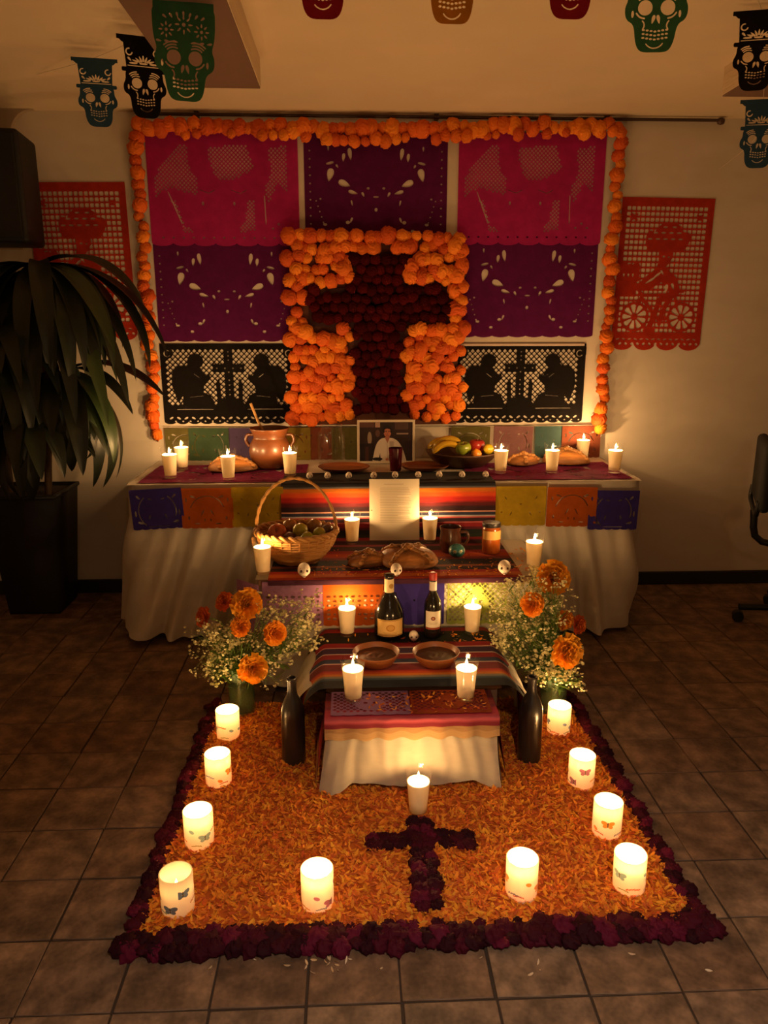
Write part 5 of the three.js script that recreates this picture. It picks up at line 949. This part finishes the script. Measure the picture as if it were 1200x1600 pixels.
function gypsophila(vx, vz, vy, label, aim, n) {                // sprays of tiny white blossoms on thin branching stems
  const t = thing('baby_breath', label, 'flowers'); t.userData.kind = 'stuff';
  const stems = [], spots = [], leaves = [];
  for (let i = 0; i < n; i++) {
    const e = aim(i), foot = V(vx + rr(-0.02, 0.02), vy, vz + rr(-0.02, 0.02)), tip = V(...e), mid = foot.clone().lerp(tip, 0.5).add(V(0, 0.035, 0));
    stems.push(tube([foot, mid, tip], 0.0009, 8, 4));
    for (let b = 0; b < 6; b++) {
      const o = foot.clone().lerp(tip, rr(0.55, 1)).add(V(0, 0.012, 0)), p = tip.clone().add(V(rr(-0.045, 0.045), rr(-0.035, 0.035), rr(-0.045, 0.045)));
      stems.push(tube([o, o.clone().lerp(p, 0.5).add(V(0, 0.006, 0)), p], 0.0005, 4, 3));
      for (let c = 0; c < 4; c++) spots.push(p.clone().add(V(rr(-0.012, 0.012), rr(-0.01, 0.01), rr(-0.012, 0.012))));
    }
    if (i % 2 === 0) leaves.push(sheet(2, 5, (u, v) => [(u - 0.5) * 0.012 * Math.sin(Math.PI * (0.08 + 0.88 * v)), -0.03 * v * v + 0.03 * v, 0.07 * v]).rotateY(rr(0, 6.28)).translate(...foot.clone().lerp(tip, rr(0.35, 0.7)).toArray()));
    for (let g = 0; g < 6; g++) leaves.push(sheet(2, 4, (u, v) => [(u - 0.5) * 0.007 * Math.sin(Math.PI * (0.08 + 0.88 * v)), 0.02 * v, 0.04 * v]).rotateY(rr(0, 6.28)).translate(...foot.clone().lerp(tip, rr(0.3, 0.95)).add(V(rr(-0.02, 0.02), rr(-0.02, 0.02), rr(-0.02, 0.02))).toArray()));
  }
  part('stems', merge(stems), stemMat, t); part('leaves', merge(leaves), leafMat, t);
  const g = merge([0, 1, 2, 3, 4].map((k) => sheet(2, 2, (u, v) => [(u - 0.5) * 0.75 * Math.sin(Math.PI * (0.15 + 0.7 * v)), 0.30 * v + 0.15 * (u - 0.5) ** 2, 0.62 * v]).rotateY(k * 1.2566)).concat([new THREE.IcosahedronGeometry(0.28, 0).translate(0, 0.1, 0)]));
  const m = new THREE.InstancedMesh(g, tinyWhite, spots.length), M = new THREE.Matrix4(), q = new THREE.Quaternion();
  spots.forEach((p, i) => { q.setFromEuler(new THREE.Euler(rr(-1, 1.2), rr(0, 6.28), rr(-0.8, 0.8))); const s = rr(0.0055, 0.0092); M.compose(p, q, V(s, s, s)); m.setMatrixAt(i, M); });
  m.name = 'blossoms'; m.castShadow = m.receiveShadow = true; t.add(m);
}
const LV = [-0.553, 1.345], RV = [0.566, 1.400];
vase(...LV, 0.185, 'greenish glass vase of water and flowers at the left back corner of the petal carpet');
vase(...RV, 0.165, 'greenish glass vase of water and flowers at the right back corner of the petal carpet');
const lf = [LV[0], 0.09, LV[1]], rf = [RV[0], 0.08, RV[1]];
marigold(0, bloomMats[0], [-0.515, 0.435, 1.375], [0.05, 0.55, 0.85], 0.056, lf, 'large orange marigold at the top of the left vase bouquet');
marigold(1, bloomMats[1], [-0.535, 0.372, 1.415], [0.1, 0.3, 0.9], 0.037, lf, 'small orange marigold in the left bouquet, just below the large top one');
marigold(2, bloomMats[2], [-0.598, 0.425, 1.32], [-0.4, 0.5, 0.7], 0.036, lf, 'dark orange marigold at the upper left of the left bouquet, behind the large one');
marigold(2, bloomMats[2], [-0.668, 0.375, 1.335], [-0.6, 0.3, 0.6], 0.038, lf, 'dim red orange marigold at the far left edge of the left bouquet');
marigold(1, bloomMats[1], [-0.42, 0.350, 1.43], [0.3, 0.4, 0.8], 0.044, lf, 'orange marigold among the white sprays at the right of the left bouquet');
marigold(0, bloomMats[0], [-0.495, 0.232, 1.445], [0.2, 0.15, 1], 0.054, [LV[0] + 0.02, 0.10, LV[1] + 0.02], 'large orange marigold hanging low at the front of the left vase');
marigold(0, bloomMats[0], [0.548, 0.515, 1.375], [-0.05, 0.5, 0.85], 0.062, rf, 'large orange marigold at the top of the right vase bouquet');
marigold(1, bloomMats[1], [0.460, 0.452, 1.455], [-0.2, 0.3, 0.9], 0.044, rf, 'round orange marigold at the upper left of the right bouquet');
marigold(2, bloomMats[1], [0.588, 0.370, 1.40], [0.2, 0.3, 0.9], 0.036, rf, 'small orange marigold in the middle of the right bouquet');
marigold(2, bloomMats[2], [0.640, 0.345, 1.385], [0.6, 0.2, 0.7], 0.036, rf, 'dark orange marigold at the right side of the right bouquet');
marigold(0, bloomMats[0], [0.575, 0.288, 1.475], [0.25, 0.2, 0.95], 0.062, [RV[0], 0.09, RV[1] + 0.02], 'large orange marigold hanging low at the front of the right vase');
gypsophila(LV[0], LV[1], 0.11, "white baby's breath spraying wide from the left vase", (i) => { const side = i % 3; if (side === 0) return [rr(-0.70, -0.58), rr(0.16, 0.36), 1.36 + rr(-0.07, 0.07)]; if (side === 1) return [rr(-0.47, -0.28), rr(0.25, 0.44), 1.36 + rr(-0.08, 0.07)]; return [rr(-0.62, -0.34), rr(0.17, 0.33), 1.385 + rr(-0.06, 0.05)]; }, 70);
gypsophila(RV[0], RV[1], 0.10, "white baby's breath and greenery standing tall in the right vase", (i) => (i % 4 === 0 ? [rr(0.50, 0.62), rr(0.16, 0.28), 1.44 + rr(-0.05, 0.05)] : [rr(0.37, 0.56), rr(0.22, 0.52), 1.385 + rr(-0.08, 0.07)]), 105);

// ---------------------------------------------------------------- dark plant, speaker, chair at the edges
{
  const t = thing('potted_plant', 'tall dark green plant with long arching leaves in a black planter at the left wall', 'potted plant', [-1.70, 0, 0.19]);
  const planter = part('planter', lathe([[0, 0.01], [0.17, 0], [0.172, 0.01], [0.228, 0.575], [0.24, 0.585], [0.24, 0.60], [0.222, 0.60], [0.215, 0.575], [0, 0.56]].map(([r, y]) => [r, y]), 4).rotateY(Math.PI / 4), std([0.004, 0.0035, 0.0035], 0.6), t);
  part('soil', new THREE.CylinderGeometry(0.2, 0.2, 0.02, 4).rotateY(Math.PI / 4).translate(0, 0.575, 0), std([0.03, 0.02, 0.012], 0.95), planter);
  const bark = std([0.10, 0.06, 0.035], 0.85), canes = [[0.02, 0.02, 1.60, 0.10], [-0.10, 0.0, 1.35, -0.02], [0.10, 0.06, 1.12, 0.10], [0.02, 0.10, 1.0, 0.03]];
  for (const [x, z, h, lean] of canes) part('cane', tube([V(x, 0.57, z), V(x + lean * 0.3, 0.57 + (h - 0.57) * 0.5, z), V(x + lean, h, z + 0.02)], 0.017, 20, 10), bark, t);
  const leafM = [[0.008, 0.013, 0.006], [0.012, 0.022, 0.007], [0.035, 0.065, 0.018]].map((c) => phys(c, 0.42, { side: THREE.DoubleSide, transmission: 0.12, thickness: 0 }));
  const leaf = (x, y, z, az, up, len, wid, droop, m) => {
    const d = V(Math.sin(az), 0, Math.cos(az)), side = V(d.z, 0, -d.x);
    const g = sheet(4, 22, (u, v) => {
      const s = v, a = up - droop * s * (1.25 - 0.25 * s), w = 1.25 * wid * Math.pow(Math.sin(Math.PI * Math.min(1, 0.05 + 0.95 * s)), 0.75) * (1 - 0.15 * s);
      let px = 0, py = 0; const n = 12; for (let k = 0; k < n; k++) { const q = s * (k + 0.5) / n, b = up - droop * q * (1.25 - 0.25 * q); px += Math.cos(b) * s * len / n; py += Math.sin(b) * s * len / n; }
      const c = (u - 0.5) * 2, tw = 0.25 * s; const ox = c * w * Math.cos(tw), oy = Math.abs(c) * w * 0.30 + c * w * Math.sin(tw);
      const p = V(x, y, z).addScaledVector(d, px - oy * Math.sin(a) * 0.6).addScaledVector(side, ox); return [p.x, p.y + py + oy * Math.cos(a), p.z];
    });
    part('leaf', g, leafM[m], t);
  };
  // leaves of the tall cane fall towards the altar
  const S = [[0.17, 1.62, 0.06], [-0.10, 1.38, 0.02], [0.24, 1.16, 0.12], [0.06, 1.02, 0.16]];
  for (const [az, up, len, wid, droop, m] of [[1.15, 0.35, 0.62, 0.026, 2.2, 0], [1.45, 0.25, 0.58, 0.03, 1.9, 0], [0.95, 0.1, 0.66, 0.032, 1.7, 1], [1.25, -0.1, 0.72, 0.032, 1.35, 0], [0.7, 0.2, 0.7, 0.034, 1.9, 0], [0.4, 0.1, 0.68, 0.034, 1.8, 0], [1.6, 0.0, 0.62, 0.03, 1.6, 1], [0.1, 0.1, 0.66, 0.034, 1.9, 0], [-0.4, 0.2, 0.66, 0.034, 2.1, 0], [-0.9, 0.25, 0.62, 0.034, 2.1, 0], [1.05, -0.3, 0.80, 0.036, 1.1, 0], [0.8, -0.4, 0.86, 0.036, 1.0, 2], [0.55, -0.45, 0.82, 0.036, 1.0, 0], [1.35, -0.5, 0.62, 0.034, 0.9, 1], [0.2, -0.4, 0.75, 0.036, 1.1, 0], [-0.3, -0.3, 0.72, 0.036, 1.2, 0], [-1.4, 0.2, 0.6, 0.034, 2.0, 0], [1.9, 0.1, 0.5, 0.03, 1.9, 0]]) leaf(...S[0], az, up, len, wid, droop, m);
  for (let i = 0; i < 34; i++) { const k = (i * 2) % 3 === 1 ? 1 : i % 2 ? 0 : 2, az = rr(0.35, 1.75); leaf(...S[k], az, rr(-0.45, 0.5), (k === 2 ? 0.52 : 0.66) * rr(0.85, 1.25), rr(0.032, 0.046), rr(1.2, 2.1), i % 9 === 4 ? 2 : i % 4 === 1 ? 1 : 0); }
  for (let i = 0; i < 20; i++) leaf(...S[3], rr(-0.9, 1.5), rr(-0.7, 0.3), rr(0.36, 0.52), rr(0.032, 0.044), rr(1.0, 1.7), i % 7 === 3 ? 1 : 0);
  for (let i = 0; i < 22; i++) { const k = i % 3, az = rr(-1.3, 0.5); leaf(...S[k], az, rr(-0.3, 0.4), (k === 2 ? 0.45 : 0.6) * rr(0.85, 1.15), rr(0.036, 0.048), rr(1.5, 2.2), i % 5 === 1 ? 1 : 0); }
  for (const [az, up, len, wid, droop, m] of [[1.2, 0.3, 0.62, 0.034, 2.1, 0], [0.8, 0.1, 0.68, 0.036, 1.8, 0], [0.4, 0.2, 0.66, 0.036, 2.0, 0], [0.0, 0.1, 0.66, 0.036, 1.9, 0], [-0.5, 0.2, 0.64, 0.036, 2.0, 0], [-1.1, 0.2, 0.6, 0.034, 2.0, 0], [1.0, -0.4, 0.66, 0.036, 1.1, 0], [0.5, -0.5, 0.62, 0.036, 0.95, 0], [-0.1, -0.4, 0.62, 0.036, 1.1, 0]]) leaf(...S[1], az, up, len, wid, droop, m);
  for (const [az, up, len, wid, droop, m] of [[1.2, 0.2, 0.42, 0.034, 2.2, 0], [0.85, 0.0, 0.44, 0.036, 1.9, 2], [0.4, 0.1, 0.42, 0.034, 2.0, 0], [1.6, 0.1, 0.36, 0.032, 2.1, 0], [0.0, 0.0, 0.44, 0.034, 1.9, 0], [1.0, -0.5, 0.46, 0.034, 0.8, 1], [0.6, -0.6, 0.44, 0.034, 0.8, 2]]) leaf(...S[2], az, up, len, wid, droop, m);
}
{
  const t = thing('loudspeaker', 'black loudspeaker box high at the left edge, above the plant', 'loudspeaker', [-1.665, 1.70, 0.36], 0.12);
  const bm = std([0.004, 0.0035, 0.0035], 0.65);
  part('cabinet', rbox(0.34, 0.44, 0.28, 0.02, 0, 0.225, -0.02), bm, t);
  part('grille', rbox(0.30, 0.40, 0.012, 0.005, 0, 0.225, 0.123), std([0.005, 0.0045, 0.0045], 0.8, { bumpMap: weaveBump, bumpScale: 0.002 }), t);
  part('handle', rbox(0.09, 0.018, 0.02, 0.004, 0, 0.451, -0.02), bm, t);
  const s = thing('wall_bracket', 'black steel wall bracket that holds the loudspeaker at the left edge', 'bracket', [-1.70, 1.92, 0]);
  part('wall_plate', rbox(0.10, 0.16, 0.008, 0.002, 0, 0, 0.0045), bm, s);
  part('bracket_arm', tube([V(0, 0, 0.008), V(0.01, 0, 0.10), V(0.022, 0, 0.198)], 0.014, 8, 10), bm, s);
}
{
  const t = thing('office_chair', 'black office chair at the right edge of the view, its backrest towards the altar', 'chair', [1.895, 0, 0.60], 1.15);
  const bm = std([0.004, 0.004, 0.004], 0.8), pm = std([0.005, 0.005, 0.005], 0.5);
  part('backrest', rbox(0.44, 0.30, 0.05, 0.024, 0, 0.72, -0.18), bm, t);
  part('back_frame', tube([V(-0.20, 0.62, -0.20), V(-0.19, 0.565, -0.205), V(-0.12, 0.54, -0.20), V(0, 0.535, -0.20), V(0.12, 0.54, -0.20), V(0.19, 0.565, -0.205), V(0.20, 0.62, -0.20)], 0.011, 40, 8), pm, t);
  part('seat', rbox(0.46, 0.07, 0.44, 0.03, 0, 0.43, 0.20), bm, t);
  part('column', new THREE.CylinderGeometry(0.025, 0.03, 0.33, 14).translate(0, 0.235, 0.06), pm, t);
  for (let k = 0; k < 5; k++) { const a = k * 1.2566 - 1.75; part('base_arm', tube([V(0, 0.09, 0.06), V(Math.sin(a) * 0.28, 0.072, 0.06 + Math.cos(a) * 0.28)], 0.016, 4, 8), pm, t); part('caster', new THREE.CylinderGeometry(0.026, 0.026, 0.04, 14).rotateZ(Math.PI / 2).translate(Math.sin(a) * 0.28, 0.027, 0.06 + Math.cos(a) * 0.28), pm, t); }
  part('back_stem', tube([V(0, 0.40, 0.1), V(0, 0.40, -0.17), V(0, 0.54, -0.2)], 0.016, 10, 8), pm, t);
}
// dim round ceiling lamp further back in the room, behind the camera
{
  const t = thing('ceiling_lamp', 'small round dim ceiling lamp further back in the room', 'lamp', [0.3, CEIL, 5.0]);
  part('lamp_base', new THREE.CylinderGeometry(0.09, 0.10, 0.03, 24).translate(0, -0.0155, 0), std([0.6, 0.6, 0.58], 0.5), t);
  part('lamp_bulb', new THREE.SphereGeometry(0.07, 20, 12).translate(0, -0.10, 0), new THREE.MeshStandardMaterial({ color: 0x222222, emissive: new THREE.Color().setRGB(1, 0.82, 0.62), emissiveIntensity: 3 }), t);
  const l = new THREE.PointLight(new THREE.Color().setRGB(1, 0.72, 0.46), ROOM_LAMP_CD, 0, 2); l.position.set(0, -0.10, 0); l.castShadow = true; l.shadow.radius = 3; l.name = 'room_light'; t.add(l);
}
// ceiling spotlight just behind the camera, turned down on the bare tiles
{
  const t = thing('ceiling_spotlight', 'small white ceiling spotlight above the bare tiles before the altar', 'lamp', [0.15, CEIL, 4.1]);
  part('lamp_housing', lathe([[0, 0], [0.05, 0], [0.05, -0.06], [0.046, -0.06], [0.044, -0.02], [0, -0.018]], 28), std([0.6, 0.6, 0.58], 0.5), t);
  part('lamp_face', new THREE.SphereGeometry(0.03, 18, 10).translate(0, -0.05, 0), new THREE.MeshStandardMaterial({ color: 0x222222, emissive: new THREE.Color().setRGB(1, 0.86, 0.72), emissiveIntensity: 3 }), t);
  const l = new THREE.SpotLight(new THREE.Color().setRGB(1, 0.80, 0.62), SPOT_CD, 0, 0.62, 1, 2); l.position.set(0, -0.05, 0); l.castShadow = true; l.shadow.radius = 1.2; l.name = 'spot_light';
  l.target.position.set(0.1, -CEIL, -0.95); l.target.name = 'spot_target'; t.add(l); t.add(l.target);
}
scene.traverse((o) => { if (o.isMesh && o.name !== 'flame') { o.castShadow = true; o.receiveShadow = true; } });
scene.updateMatrixWorld(true);
renderer.render(scene, camera);
